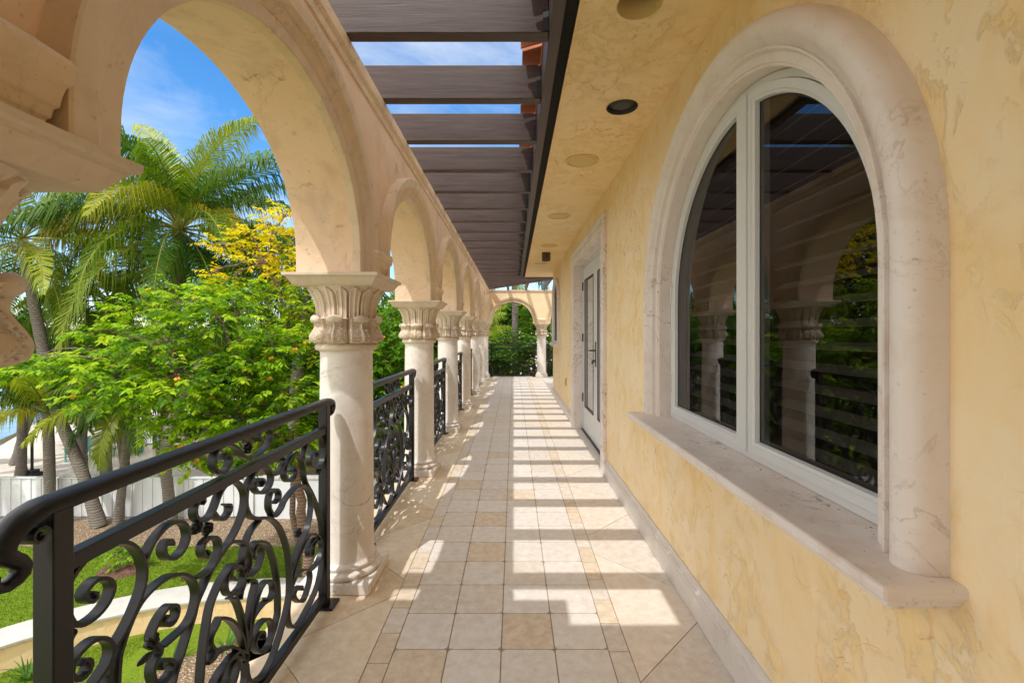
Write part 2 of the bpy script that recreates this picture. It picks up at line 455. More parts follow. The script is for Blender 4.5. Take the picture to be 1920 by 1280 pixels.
def spline(pts, step):
    P = [Vector(p) for p in pts]
    P = [P[0] * 2 - P[1]] + P + [P[-1] * 2 - P[-2]]
    dense = []
    for i in range(1, len(P) - 2):
        for k in range(10):
            t = k / 10
            a, b, c, d = P[i - 1], P[i], P[i + 1], P[i + 2]
            dense.append(.5 * ((2 * b) + (c - a) * t + (2 * a - 5 * b + 4 * c - d) * t * t + (3 * b - a - 3 * c + d) * t ** 3))
    dense.append(P[-2])
    out = [dense[0]]; acc = 0
    for a, b in zip(dense, dense[1:]):
        L = (b - a).length; pos = 0
        while acc + (L - pos) >= step:
            pos += step - acc; acc = 0
            out.append(a.lerp(b, pos / L))
        acc += L - pos
    if (out[-1] - dense[-1]).length > step * .3: out.append(dense[-1])
    return out
SCROLLS=[
 [(-138,980),(-124,994),(-101,980),(-101,955),(-129,936),(-165,948),(-185,982),(-167,1016),(-115,1026),(-61,1000),(-19,959),(36,942),(107,946),(165,979),(159,1015),(107,1034),(76,1019),(83,992),(110,992)],
 [(440,804),(446,837),(472,873),(529,890),(594,888),(644,866),(672,819),(664,761),(624,735),(566,744),(520,777),(520,809),(557,826),(594,811),(585,791)],
 [(323,801),(350,813),(373,786),(350,760),(301,767),(273,802),(286,837),(327,859),(377,859),(425,827),(449,782),(457,737),(480,694),(529,638),(585,561),(614,509),(644,446),(656,369),(660,291),(644,214),(604,152),(547,123),(498,108),(406,89),(347,109),(315,147),(304,197),(312,243),(323,285),(348,338),(385,378),(442,418),(480,436),(520,441),(585,410),(634,362),(650,313),(619,273),(571,264),(515,270)],
 [(515,270),(520,230),(493,193),(450,168),(397,194),(358,240),(377,259),(421,248),(434,223)],
 [(331,288),(361,312),(401,321),(459,305),(515,270)],
 [(629,360),(585,378),(552,371),(543,331),(507,344),(500,383),(538,397),(585,396)],
 [(191,712),(226,716),(228,743),(198,766),(167,764),(152,740),(153,706),(161,693),(182,663),(214,658),(252,671),(273,689),(323,706),(377,714),(434,705),(485,673),(522,625),(531,574),(531,569),(515,519),(489,479),(450,459),(401,436),(358,402),(325,357)],
 [(179,829),(221,826),(259,845),(269,866),(241,891),(205,895),(201,882),(224,872)],
 [(93,814),(112,824),(93,842),(62,844),(49,824),(76,795),(123,782),(160,797),(171,827),(150,861),(114,884),(67,888),(29,865),(1,835),(-6,791),(-1,765),(18,733),(53,706),(93,691),(141,674),(191,640),(238,590),(280,519),(309,441),(321,363),(321,291),(312,250),(277,193),(228,137),(176,95),(114,77),(57,95),(24,117),(5,155),(-2,201)],
 [(87,686),(42,677),(10,657),(-12,625),(-23,588),(-16,548),(8,516),(40,506),(76,513),(100,543),(99,571),(76,596),(51,595),(40,576),(51,555)],
 [(29,581),(27,605),(53,614),(93,602),(141,569),(172,518),(198,454),(216,383),(223,328),(224,276),(222,244),(199,208),(166,175)],
 [(-3,247),(3,288),(11,322),(21,368),(37,420),(58,460),(37,484),(13,496),(0,494)],
 [(-5,263),(-10,312),(-20,363),(-45,432),(-70,478),(-99,495)],
 [(-38,457),(-33,481),(-13,506),(-21,509)],
 [(3,258),(16,294),(35,338),(74,351),(120,352),(163,339),(132,361)],
 [(8,260),(24,308),(46,362),(79,411),(114,429),(154,419),(182,388),(184,355),(165,339)],
 [(5,241),(29,267),(62,283),(100,289),(139,276),(171,239),(177,194),(152,165),(106,169),(68,200),(51,240),(68,260),(103,249),(116,222),(100,220)],
 [(-13,259),(-28,312),(-58,369),(-91,414),(-123,442),(-153,461),(-166,448),(-191,434),(-199,410),(-183,375),(-191,362),(-213,359)],
 [(-23,242),(-58,293),(-96,328),(-132,346),(-164,355),(-191,351),(-215,355)],
 [(-18,227),(-67,272),(-105,285),(-140,284),(-170,276),(-187,267)],
 [(-5,323),(-5,263),(-5,203),(-5,127)],
 [(-68,540),(-96,569),(-88,588),(-60,586),(-33,563),(-18,529),(-30,503),(-65,496),(-102,510),(-121,540),(-118,567),(-96,589),(-62,594),(-99,601),(-142,583),(-173,557),(-198,526),(-215,474),(-231,405),(-240,347),(-246,287)],
 [(-163,670),(-132,681),(-94,684),(-48,667),(-6,631),(20,584),(15,542),(-6,526)],
 [(-221,717),(-208,703),(-221,695),(-238,719),(-234,742),(-207,750),(-180,741),(-160,721),(-155,692),(-168,666),(-198,647),(-238,647),(-271,657)],
 [(-379,610),(-397,610),(-388,589),(-364,578),(-345,592),(-347,617),(-373,634),(-401,627),(-425,607),(-435,582),(-405,530),(-429,515),(-434,488),(-421,449),(-396,437),(-366,443),(-362,467),(-384,491),(-405,495),(-401,475)],
 [(-545,514),(-539,600),(-525,637),(-508,666),(-487,692),(-457,710),(-405,719),(-357,712),(-311,688),(-276,649),(-262,602),(-279,555),(-310,536),(-357,535),(-396,535)],
 [(-361,799),(-369,816),(-387,819),(-395,800),(-384,775),(-357,759),(-330,762),(-309,777),(-300,805),(-313,837),(-342,858),(-380,863),(-413,852),(-440,832),(-457,807)],
 [(-609,806),(-600,798),(-603,786),(-616,788),(-628,806),(-622,821),(-601,829),(-579,822),(-560,803),(-556,782),(-571,759),(-598,746),(-630,746),(-652,760),(-665,789),(-669,825),(-666,854),(-649,875),(-616,893),(-574,897),(-529,885),(-494,857),(-467,811),(-460,770),(-467,735),(-487,701),(-508,675),(-532,653),(-555,637),(-565,607),(-568,532)],
 [(-637,657),(-630,666),(-616,653),(-616,635),(-630,628),(-649,635),(-660,656),(-655,678),(-636,690),(-610,694),(-585,685),(-564,662),(-558,637),(-568,613),(-586,601),(-607,590)],
 [(-240,869),(-228,879),(-251,888),(-270,868),(-266,839),(-240,817),(-207,815),(-182,831),(-158,865),(-134,885),(-102,892),(-71,886),(-36,860),(-12,823),(-15,774),(-42,731),(-88,695),(-132,675),(-173,655),(-193,644),(-228,611),(-262,577),(-276,546),(-296,513),(-320,471),(-344,437),(-360,402),(-371,374)],
 [(-121,825),(-99,813),(-101,793),(-126,780),(-153,787),(-173,808),(-184,825)],
 [(-560,600),(-610,500),(-656,369),(-660,291),(-644,214),(-604,152),(-547,123),(-498,108),(-406,89),(-347,109),(-315,147),(-304,197),(-312,243),(-323,285),(-348,338),(-385,378),(-442,418),(-480,436),(-520,441),(-585,410),(-634,362),(-650,313),(-619,273),(-571,264),(-515,270)],
 [(-515,270),(-520,230),(-493,193),(-450,168),(-397,194),(-358,240),(-377,259),(-421,248),(-434,223)],
 [(-331,288),(-361,312),(-401,321),(-459,305),(-515,270)],
 [(-246,287),(-312,250),(-277,193),(-228,137),(-176,95),(-114,77),(-57,95),(-24,117),(-5,155),(2,201)],
 [(-5,241),(-29,267),(-62,283),(-100,289),(-139,276),(-171,239),(-177,194),(-152,165),(-106,169),(-68,200),(-51,240),(-68,260),(-103,249),(-116,222),(-100,220)],
]
LEAVES= [(10, 981), (614, 721), (-429, 572), (-207, 780), (-258, 805), (-665, 741), (401, 501), (-16, 548), (-5, 230)]

# ------------------------------------------------------------------ the setting underfoot
XC = -0.96                                     # centre line of the arcade row
def ZC(k): return .62 + 2.02 * k if k <= 0 else 2.62 + 2.012 * (k - 1)      # column positions
XW, XB = 0.905, 0.888                          # house wall face, skirting face
ZEND = 14.692                                  # centre line of the end arcade
EC = (0.90, 2.76)                              # columns of the end arcade
rnd = random.Random(4)

def tile_poly(mb, pts, tint, r=0.0, z=0.0):
    if r:
        out = []
        n = len(pts)
        for i in range(n):
            p, a, b = Vector(pts[i]), Vector(pts[i - 1]), Vector(pts[(i + 1) % n])
            rr = r * rnd.choice((.35, .6, 1, 1, 1.25))
            pa = p + (a - p).normalized() * rr; pb = p + (b - p).normalized() * rr
            m = (pa + pb) * .25 + p * .5
            out += [pa, m, pb]
        pts = out
    n = len(pts)
    mb.add([(p[0], p[1], z) for p in pts] + [(p[0], p[1], z - .008) for p in pts],
           [tuple(range(n))] + [(i, i + n, (i + 1) % n + n, (i + 1) % n) for i in range(n)], tint)

LIGHT = (.65, .61, .565); MID = (.625, .565, .50); TAN = (.605, .505, .40)
def tint_of(kind):
    j = 1 + rnd.uniform(-.035, .035)
    return tuple(c * j for c in kind)

fb = MB()
fb.box(-1.17, 0.90, -2.6, 14.98, -.32, -.004)
fb.box(0.90, 5.2, 10.5, 14.98, -.32, -.004)
floor = fb.build('floor', 'grout', kind='structure')
ft = MB()
tw, tl, y0 = .2372, .259, 2.02 - .259 * 16
nx0 = -.529
ny = int((14.9 - y0) / tl)
special = {(4, 16): 0}
for j in range(ny):
    for i in range(4):
        xa = nx0 + i * tw; ya = y0 + j * tl
        if ya < -2.5 or ya > 14.8: continue
        q = rnd.random()
        k = TAN if q < .03 else MID if q < .45 else LIGHT
        key = (i, j - 16)
        pres = {(0, -1): TAN, (2, 0): TAN, (1, 3): TAN, (1, 5): TAN, (2, 7): TAN, (0, 0): LIGHT, (1, 0): LIGHT, (3, 0): LIGHT,
                (1, -1): LIGHT, (2, -1): LIGHT, (3, -1): LIGHT, (1, 1): MID, (0, 1): MID, (0, 2): MID, (1, 2): LIGHT, (1, 4): LIGHT,
                (2, 1): LIGHT, (3, 1): LIGHT, (2, 2): MID, (3, 2): LIGHT, (2, 3): LIGHT, (3, 3): LIGHT}
        k = pres.get(key, k)
        g = .0026
        tile_poly(ft, [(xa + g, ya + g), (xa + tw - g, ya + g), (xa + tw - g, ya + tl - g), (xa + g, ya + tl - g)],
                  tint_of(k), .017)
for xa, xb in ((-.622, -.529), (.420, .510)):
    y = -2.55 + (0 if xa < 0 else .07)
    while y < 14.8:
        q = rnd.random()
        g = .0022
        tile_poly(ft, [(xa + g, y + g), (xb - g, y + g), (xb - g, y + .195 - g), (xa + g, y + .195 - g)],
                  tint_of(TAN if q < .5 else MID), .004)
        y += .195
def border(xi, xo, cents, half, lo, hi):
    s = 1 if xo > xi else -1
    d = abs(xo - xi)
    cents = sorted(c for c in cents if lo < c < hi)
    g = .0032
    edges = []
    for c in cents:                                        # trapezoid that opens outward
        tile_poly(ft, [(xi, c - half + g), (xi, c + half - g), (xo, c + half + d - g), (xo, c - half - d + g)][::s],
                  tint_of(MID if s > 0 else (.63, .50, .36)))
    seq = [(lo, lo)] + [(c - half, c + half) for c in cents] + [(hi, hi)]
    for a, b in zip(seq, seq[1:]):
        ya, yb = a[1], b[0]
        if yb - ya < .02: continue
        ea = 0 if a[0] == a[1] else d; eb = 0 if b[0] == b[1] else d
        ao, bo = ya + ea, yb - eb
        if ao < bo:
            pts = [(xi, ya + g), (xi, yb - g), (xo, bo - g), (xo, ao + g)]
        else:
            m = (yb - ya) / 2
            pts = [(xi, ya + g), (xi, yb - g), (xi + s * m, (ya + yb) / 2)]
        tile_poly(ft, pts[::s], tint_of((.665, .56, .43) if s < 0 else (.68, .60, .51)))
border(-.6245, -1.17, [2.52 + 1.006 * k for k in range(-5, 13)], .075, -2.55, 14.9)
border(.5125, .90, [3.02 + 1.32 * k for k in range(-4, 9)], .13, -2.55, 10.5)
for i in range(12):
    for j in range(16):
        xa = .9 + i * .34; ya = 10.52 + j * .265
        if j < 16: tile_poly(ft, [(xa + .002, ya + .002), (xa + .338, ya + .002), (xa + .338, ya + .263), (xa + .002, ya + .263)], tint_of(rnd.choice((LIGHT, MID, LIGHT))), .008)
for j in range(15):
    ya = 10.52 + j * .265
    tile_poly(ft, [(.5125, ya), (.898, ya), (.898, ya + .263), (.5125, ya + .263)], tint_of(LIGHT)) if False else None
border(.5125, .898, [10.5 + .66 + 1.32 * k for k in range(0, 4)], .13, 10.5, 14.9)
ft.build('floor_tiles', 'tile', kind='structure')
se = MB(); se.box(-1.20, -1.172, -2.6, 15.0, -.36, -.03); se.box(-1.20, 5.2, 14.985, 15.01, -.36, -.03)
se.build('floor_edge', 'slab', kind='structure')

# ------------------------------------------------------------------ arches
A_, B_, SPR, ST = .80, .64, 1.722, 1.80
def arch_pts(a, b, st, n=40):
    """points (u, z) from the left springing to the right, and outward normals"""
    out = [(-a, SPR, -1, 0), (-a, (SPR + st) / 2, -1, 0)]
    for i in range(n + 1):
        t = math.pi * (1 - i / n)
        nx, nz = math.cos(t) / a, math.sin(t) / b
        L = math.hypot(nx, nz)
        out.append((a * math.cos(t), st + b * math.sin(t), nx / L, nz / L))
    return out + [(a, (SPR + st) / 2, 1, 0), (a, SPR, 1, 0)]

def arcade(mb, cents, b, st, lo, hi, f, zt, x0, x1):
    """wall of thickness x0..x1 with arches; f maps (across, along, z)"""
    prev = lo
    for c, a in cents:
        pts = arch_pts(a, b, st)
        for xa in (x0, x1):
            fl = 1 if xa == x0 else -1
            def q(p): mb.add([f(xa, *u) for u in (p if fl > 0 else p[::-1])], [(0, 1, 2, 3)])
            if c - a - prev > 1e-4:
                q([(prev, SPR), (c - a, SPR), (c - a, zt), (prev, zt)])
            for p0, p1 in zip(pts, pts[1:]):
                if abs(p0[0] - p1[0]) > 1e-6:
                    q([(c + p0[0], p0[1]), (c + p1[0], p1[1]), (c + p1[0], zt), (c + p0[0], zt)])
        mb.add([f(xx, c + p[0], p[1]) for p in pts for xx in (x0, x1)],
               [(2 * i, 2 * i + 1, 2 * i + 3, 2 * i + 2) for i in range(len(pts) - 1)])
        mb.add([f(x0, prev, SPR), f(x0, c - a, SPR), f(x1, c - a, SPR), f(x1, prev, SPR)], [(0, 1, 2, 3)])
        prev = c + a
    for xa in (x0, x1):
        mb.add([f(xa, prev, SPR), f(xa, hi, SPR), f(xa, hi, zt), f(xa, prev, zt)], [(0, 1, 2, 3)])
    mb.add([f(x0, prev, SPR), f(x0, hi, SPR), f(x1, hi, SPR), f(x1, prev, SPR)], [(0, 1, 2, 3)])
    mb.add([f(x0, lo, zt), f(x0, hi, zt), f(x1, hi, zt), f(x1, lo, zt)], [(0, 1, 2, 3)])
    for e in (lo, hi):
        mb.add([f(x0, e, SPR), f(x1, e, SPR), f(x1, e, zt), f(x0, e, zt)], [(0, 1, 2, 3)])

PROF = [(-.028, .030), (-.028, -.008), (-.022, -.014), (.026, -.014), (.034, -.026), (.050, -.034), (.064, -.038), (.072, -.050), (.078, -.060),
        (.115, -.066), (.130, -.066), (.135, -.062), (.135, .012)]
def archivolt(c, a, b, st, f, xface, side):
    mb = MB()
    pts = arch_pts(a, b, st, 48)
    rs = []
    for p in pts:
        rs.append([f(xface + side * d, c + p[0] + p[2] * n, p[1] + p[3] * n) for n, d in PROF])
    mb.rings(rs, closed=True)
    return mb
def impost(mb, c, f, xface, side, half=.142):
    """corbel block between two archivolts"""
    lv = [(SPR, -.018, .046), (1.748, -.018, .046), (1.752, -.014, .052), (1.768, -.012, .054), (1.772, -.008, .060), (1.790, -.006, .062), (1.808, -.002, .066),
          (1.812, .002, .072), (1.842, .004, .078), (1.852, .0, .074), (1.872, -.03, .045), (1.885, -.06, .012)]
    rs = []
    for z, dh, pr in lv:
        h = half + dh
        x1 = xface - side * pr; x0 = xface + side * .02
        rs.append([f(x0, c - h, z), f(x1, c - h, z), f(x1, c + h, z), f(x0, c + h, z)])
    mb.rings(rs)

fm = lambda x, u, z: (x, u, z)
XI, XO = -.810, -1.150
TOP = 2.79
arc = thing('arcade_wall', (XC, 7.6, SPR), 'long cream stone arcade wall with moulded round arches left of the walkway', 'arcade')
mb = MB()
cents = [((ZC(k) + ZC(k + 1)) / 2, .785) if k else (1.6525, .7525) for k in range(-1, 7)]
arcade(mb, cents, B_, ST, -1.65, ZEND + .17, fm, TOP, XI, XO)
mb.build('wall', 'arcwall', arc, smooth=35)
mb = MB()
for c, a in cents:
    if c > 0:
        archivolt(c, a, B_, ST, fm, XI, -1).build('archivolt', 'cast', arc, smooth=35)
for k in range(0, 8):
    b_ = MB(); impost(b_, ZC(k), fm, XI, -1)
    b_.build('impost_block', 'cast', arc, bevel=.003)
CP = [(2.688, -.0), (2.692, .010), (2.722, .014), (2.732, .024), (2.740, .030), (2.786, .036), (2.7875, -.0)]
mb = MB()
for side, xf in ((1, XI), (-1, XO)):
    mb.rings([[(xf + side * (p if p else -.01), y, z) for z, p in CP] for y in (-1.65, ZEND - .17)])
mb.build('cornice', 'cast', arc)

# end arcade, facing the camera
fe = lambda x, u, z: (u, ZEND + .15 + x, z)              # x = -.34 front .. 0 back
ea = thing('end_arcade_wall', (1.0, ZEND, SPR), 'sunlit cream arched wall closing the far end of the walkway', 'arcade')
ecs = [(-.96 + .90) / 2, (EC[0] + EC[1]) / 2, (EC[1] + 4.62) / 2]
mb = MB()
arcade(mb, [(c, .68) for c in ecs], .68, 1.745, -.81, 4.9, fe, TOP, -.33, 0)
mb.build('wall', 'endplaster', ea, smooth=35)
for c in ecs:
    archivolt(c, .68, .68, 1.745, fe, -.33, 1).build('archivolt', 'cast', ea, smooth=35)
for c in EC:
    b_ = MB(); impost(b_, c, fe, -.33, 1); b_.build('impost_block', 'cast', ea, bevel=.003)
mb = MB()
yf = ZEND + .15 - .33
mb.rings([[(x, yf - (p if p else -.01), z) for z, p in CP] for x in (-.77, 4.9)])
mb.build('cornice', 'cast', ea)

# ------------------------------------------------------------------ columns
def make_column():
    root = thing('stone_column', (0, 0, 0), '', 'column', 'carved stone columns carrying the arcade')
    b = MB(); b.box(-.19, .19, -.19, .19, 0.001, .062)
    b.build('plinth', 'column', root, bevel=.006)
    b = MB()
    pr = [(.172, .063), (.182, .066), (.189, .078), (.189, .088), (.181, .099), (.168, .103), (.163, .107), (.163, .113), (.170, .116),
          (.173, .124), (.169, .133), (.158, .138), (.153, .150)]
    b.lathe(pr, n=64); b.build('base_ring', 'column', root, smooth=60)
    b = MB()
    b.lathe([(.1535, .148), (.149, .18), (.1485, .5), (.1455, .9), (.142, 1.285), (.144, 1.298), (.150, 1.305)], n=64)
    b.build('shaft', 'column', root, smooth=60)
    b = MB()
    b.lathe([(.148, 1.302), (.162, 1.306), (.168, 1.313), (.170, 1.325), (.168, 1.334), (.160, 1.339), (.155, 1.345)], n=64)
    b.build('necking', 'capital', root, smooth=60)
    # capital: flaring bell of lancet leaves over a ring of curled acanthus leaves
    def rf(a, z, r):
        if z > 1.475:                                           # bell
            n = 16
            u = (a * n / (2 * math.pi)) % 1.0
            t = abs(u - .5) * 2                                  # 0 centre .. 1 groove
            tip = 1.648 - .035 * t ** 1.6
            if z > tip: return r - .013
            rib = .006 * max(0, 1 - t * 5) + .006 * math.exp(-((t - .70) / .12) ** 2)
            g = -.020 * max(0, (t - .82) / .18)
            return r + rib + g - .003
        n = 8
        u = (a * n / (2 * math.pi) + .5) % 1.0
        t = abs(u - .5) * 2
        d = -.030 * max(0, (t - .76) / .24) ** 1.4
        dome = -.014 * t * t
        rib = .010 * max(0, 1 - t * 6)
        sw = .0055 * math.sin(52 * math.hypot(t - .38, (z - 1.385) / .075)) * (1 if .08 < t < .8 else 0)
        sw2 = .0050 * math.sin(60 * math.hypot(t - .36, (z - 1.44) / .065)) * (1 if .08 < t < .75 and z > 1.415 else 0)
        return r + d + dome + rib + (sw2 if z > 1.415 else sw)
    prof = []
    for i in range(27):
        z = 1.345 + .135 * i / 26
        q = i / 26
        r = .184 + .018 * math.exp(-((q - .24) / .24) ** 2) - .010 * math.exp(-((q - .70) / .16) ** 2) + .008 * max(0, q - .85) / .15
        if q < .08: r -= .018 * (1 - q / .08)
        prof.append((r, z))
    prof.append((.172, 1.482))
    for i in range(1, 45):
        q = i / 44
        z = 1.482 + .180 * q
        prof.append((.160 + .008 * q + .055 * max(0, (q - .25) / .75) ** 2.1, z))
    b = MB(); b.lathe(prof, n=320, rf=rf)
    for k in range(8):                                           # rolled-over leaf tips
        a = 2 * math.pi * k / 8
        c_, s_ = math.cos(a), math.sin(a)
        rs = []
        for j in range(9):
            th = math.pi * j / 8
            x = -.046 * math.cos(th)
            ring = []
            for m in range(10):
                ph = 2 * math.pi * m / 10
                rr = .185 + .019 * math.sin(th) ** .5 * math.cos(ph) - abs(x) * .18
                zz = 1.481 + (.019 * math.sin(th) ** .6 + .002) * math.sin(ph) - abs(x) * .15
                ring.append((rr * c_ - x * s_, rr * s_ + x * c_, zz))
            rs.append(ring)
        b.rings(rs)
    b.build('capital', 'capital', root, smooth=50)
    b = MB()
    lv = [(.205, 1.655), (.214, 1.664), (.222, 1.676), (.232, 1.690), (.236, 1.693), (.236, 1.699), (.247, 1.701), (.252, 1.706), (.252, 1.7205)]
    b.rings([[(-h, -h, z), (h, -h, z), (h, h, z), (-h, h, z)] for h, z in lv])
    b.build('abacus', 'capital', root, bevel=.002)
    return root
ORD = ['', 'second', 'third', 'fourth', 'fifth', 'sixth']
col0 = make_column()
col0.location = (XC, ZC(0), 0)
col0['label'] = 'shaded foreground stone column cut off by the left edge, only its big carved capital showing'
for k in range(1, 8):
    lab = {1: 'nearest whole stone column, between the first railing and the second railing',
           2: 'stone column behind the nearest whole one, at far end of second railing',
           3: 'third whole stone column along the walkway, at far end of third railing',
           4: 'fourth whole stone column of the receding arcade row',
           5: 'fifth whole stone column of the receding arcade row',
           6: 'sixth whole stone column, just before the corner of the arcade',
           7: 'farthest stone column of the row, in the corner where both arcades meet'}[k]
    dup(col0, (XC, ZC(k), 0), 0, lab)
dup(col0, (EC[0], ZEND, 0), 0, 'sunlit stone column right of the end arch, facing down the walkway')
dup(col0, (EC[1], ZEND, 0), 0, 'end arcade column round the corner, mostly hidden by the house')

# ------------------------------------------------------------------ wrought iron railings
ZP = (.965, 2.345)
PC = 1.655
def ribbon(mb, pts, x0, w=.0095, d=.026, closed=False):
    P = spline([(0, a / 1000, b / 1000) for a, b in pts], .011)
    rs = []
    n = len(P)
    for i, p in enumerate(P):
        t = (P[min(i + 1, n - 1)] - P[max(i - 1, 0)]).normalized()
        nn = Vector((0, -t.z, t.y))
        e = min(i, n - 1 - i)
        ww = w * (.62 if e == 0 else .85 if e == 1 else 1)
        a, b = p + nn * ww / 2, p - nn * ww / 2
        rs.append([(x0 - d / 2, a.y, a.z), (x0 + d / 2, a.y, a.z), (x0 + d / 2, b.y, b.z), (x0 - d / 2, b.y, b.z)])
    mb.rings(rs)
def handrail_curve():
    h = .7
    near = [(-.735, 1.041), (-.766, 1.026), (-.788, 1.003), (-.792, .981), (-.776, .962), (-.758, .947), (-.757, .930), (-.770, .919), (-.789, .916), (-.803, .926), (-.802, .943)]
    far = [(h + .02, 1.044), (h + .055, 1.036), (h + .072, 1.012), (h + .066, .985), (h + .048, .975)]
    return near[::-1] + [(-h + .02, 1.044), (-.35, 1.045), (0, 1.045), (.35, 1.045), (h - .06, 1.045)] + far
def make_railing():
    root = thing('railing', (0, 0, 0), '', 'railing', 'wrought iron scroll railings between the columns')
    hw = .69
    for s in (-1, 1):
        b = MB(); b.box(-.0225, .0225, s * hw - .0225, s * hw + .0225, .012, 1.03); b.build('post', 'iron', root, bevel=.003)
        b = MB(); b.box(-.055, .06, s * hw - .05, s * hw + .05, .001, .011); b.build('base_plate', 'iron', root, bevel=.002)
    # moulded handrail swept along its curve, both ends rolled down
    P = spline([(0, a, z) for a, z in handrail_curve()], .014)
    n = len(P)
    prof = [(-.030, -.012), (-.031, 0), (-.026, .010), (-.014, .017), (0, .019), (.014, .017), (.026, .010), (.031, 0), (.030, -.012),
            (.020, -.014), (.018, -.021), (-.018, -.021), (-.020, -.014)]
    rs = []
    for i, p in enumerate(P):
        t = (P[min(i + 1, n - 1)] - P[max(i - 1, 0)]).normalized()
        nn = Vector((0, -t.z, t.y))
        e = min(1, .40 + .60 * i / 15) if i < 15 else min(1, .6 + .4 * (n - 1 - i) / 6)
        rs.append([tuple(p + Vector((x * e, 0, 0)) + nn * (z * e)) for x, z in prof])
    b = MB(); b.rings(rs); b.build('handrail', 'iron', root, smooth=40)
    for s, c_, r in ((-1, (-.738, .992), .020), (1, (hw + .052, 1.0), .017)):
        b = MB()
        ribbon(b, [(1000 * (c_[0] - s * rr * math.cos(th)), 1000 * (c_[1] + rr * math.sin(th))) for rr, th in
                   [(r * (1 - .075 * q), q * .8) for q in range(0, 12)]], 0, .006, .050)
        b.build('rail_scroll', 'iron', root, smooth=40)
    b = MB(); b.box(-.0175, .0175, -hw + .023, hw - .023, .886, .922); b.build('middle_rail', 'iron', root, bevel=.002)
    b = MB(); b.box(-.0175, .0175, -hw + .023, hw - .023, .030, .066); b.build('bottom_rail', 'iron', root, bevel=.002)
    b = MB()
    for p in SCROLLS: ribbon(b, p, 0)
    b.build('scrollwork', 'iron', root, smooth=40)
    for i, (u, z) in enumerate(LEAVES):
        b = MB(); u /= 1000; z /= 1000
        for k in range(5):
            a = k * 2 * math.pi / 5 + i
            b.ball((0, u + .012 * math.cos(a), z + .012 * math.sin(a)), .011, 1.25, .9, .9, 8, 6)
        b.ball((.012, u, z), .008, 1, 1, 1, 8, 6)
        if i in (2, 3):
            b.ball((.01, u - .035, z - .022), .024, .35, 1.1, .4, 8, 6)
        b.build('leaf_collar', 'iron', root, smooth=60)
    return root
rail0 = make_railing()
rail0.location = (-.975, PC, 0)
rail0['label'] = 'large black scrollwork railing in the foreground, its curled handrail end at the left edge'
for k in range(1, 7):
    lab = {1: 'black scroll railing between the nearest whole column and the next one',
           2: 'black scroll railing between the second and third whole columns',
           3: 'black scroll railing between the third and fourth whole columns',
           4: 'thin sliver of black scroll railing between fourth and fifth whole columns',
           5: 'thin sliver of black scroll railing between fifth and sixth whole columns',
           6: 'last railing of the row, just before the arcade corner'}[k]
    dup(rail0, (-.975, ZC(k + 1) - .968, 0), 0, lab)
dup(rail0, ((-.96 + EC[0]) / 2, ZEND + .02, 0), -math.pi / 2, 'black railing across the end arch, garden trees showing through it')
dup(rail0, ((EC[0] + EC[1]) / 2, ZEND + .02, 0), -math.pi / 2, 'black railing right of the sunlit end column, partly hidden by the house')

# ------------------------------------------------------------------ pergola
per = thing('pergola', (-.4, 6.5, TOP), 'dark brown timber pergola of parallel beams over the walkway', 'pergola')
HIP0, HIP1 = Vector((1.30, 11.35)), Vector((-.86, 14.55))
k = -5
while True:
    y = 2.11 + .592 * k
    k += 1
    if y > 14.3: break
    x1 = .163
    if y > 11.15:
        x1 = HIP0.x + (HIP1.x - HIP0.x) * (y - HIP0.y) / (HIP1.y - HIP0.y) - .06
        x1 = min(x1, 1.0)
    b = MB(); b.box(-1.47, x1, y, y + .07, 2.7925, 2.992)
    b.build('beam', 'wood', per, bevel=.004)
    if y < 11.1 and y > 0:
        b = MB(); b.box(.135, .1625, y - .004, y + .074, 2.80, 2.90); b.build('joist_hanger', 'black', per)
b = MB()
d = (HIP1 - HIP0).normalized(); nn = Vector((-d.y, d.x)) * .035
b.add([(p.x + s * nn.x, p.y + s * nn.y, z) for z in (2.7925, 2.993) for p, s in ((HIP0, 1), (HIP0, -1), (HIP1, -1), (HIP1, 1))],
      [(0, 1, 2, 3), (7, 6, 5, 4), (0, 4, 5, 1), (1, 5, 6, 2), (2, 6, 7, 3), (3, 7, 4, 0)])
b.build('hip_beam', 'wood', per)
pe = thing('end_pergola', (1.5, 14, TOP), 'dark rafters over the far end, running toward the end arcade with sky between', 'pergola')
for i in range(-1, 7):
    x = .40 + .575 * i
    y0 = HIP0.y + (HIP1.y - HIP0.y) * (x - HIP0.x) / (HIP1.x - HIP0.x) + .09 if x < 1.30 else 11.25
    y0 = max(11.25, y0)
    b = MB(); b.box(x - .035, x + .035, y0, 15.2, 2.7925, 2.992); b.build('rafter', 'woody', pe, bevel=.004)

# ------------------------------------------------------------------ the house along the right side
HZ = 10.45                                     # corner of the house
house = thing('house', (XW, 4, 0), 'yellow stucco house wall with arched window and glazed door along the walkway', 'house')
WC, WS, WR = 1.94, 1.575, .83                  # arched window: centre, springing height, inner radius
SILL = .895
b = MB()
def wq(y0, y1, z0, z1, x=XW): b.add([(x, y0, z0), (x, y1, z0), (x, y1, z1), (x, y0, z1)], [(0, 3, 2, 1)])
CZ = 2.80
hr = WR + .07
wq(-2.6, WC - hr, -.0, CZ); wq(WC + hr, 4.55, 0, CZ); wq(WC - hr, WC + hr, 0, .86)
nA = 48
ap = [(WC - hr * math.cos(math.pi * i / nA), WS + hr * math.sin(math.pi * i / nA)) for i in range(nA + 1)]
for p, q in zip(ap, ap[1:]):
    b.add([(XW, p[0], p[1]), (XW, q[0], q[1]), (XW, q[0], CZ), (XW, p[0], CZ)], [(0, 3, 2, 1)])
wq(4.55, 6.72, 2.50, CZ); wq(6.72, HZ, 0, CZ)
b.add([(XW, HZ, 0), (5.2, HZ, 0), (5.2, HZ, CZ), (XW, HZ, CZ)], [(0, 3, 2, 1)])
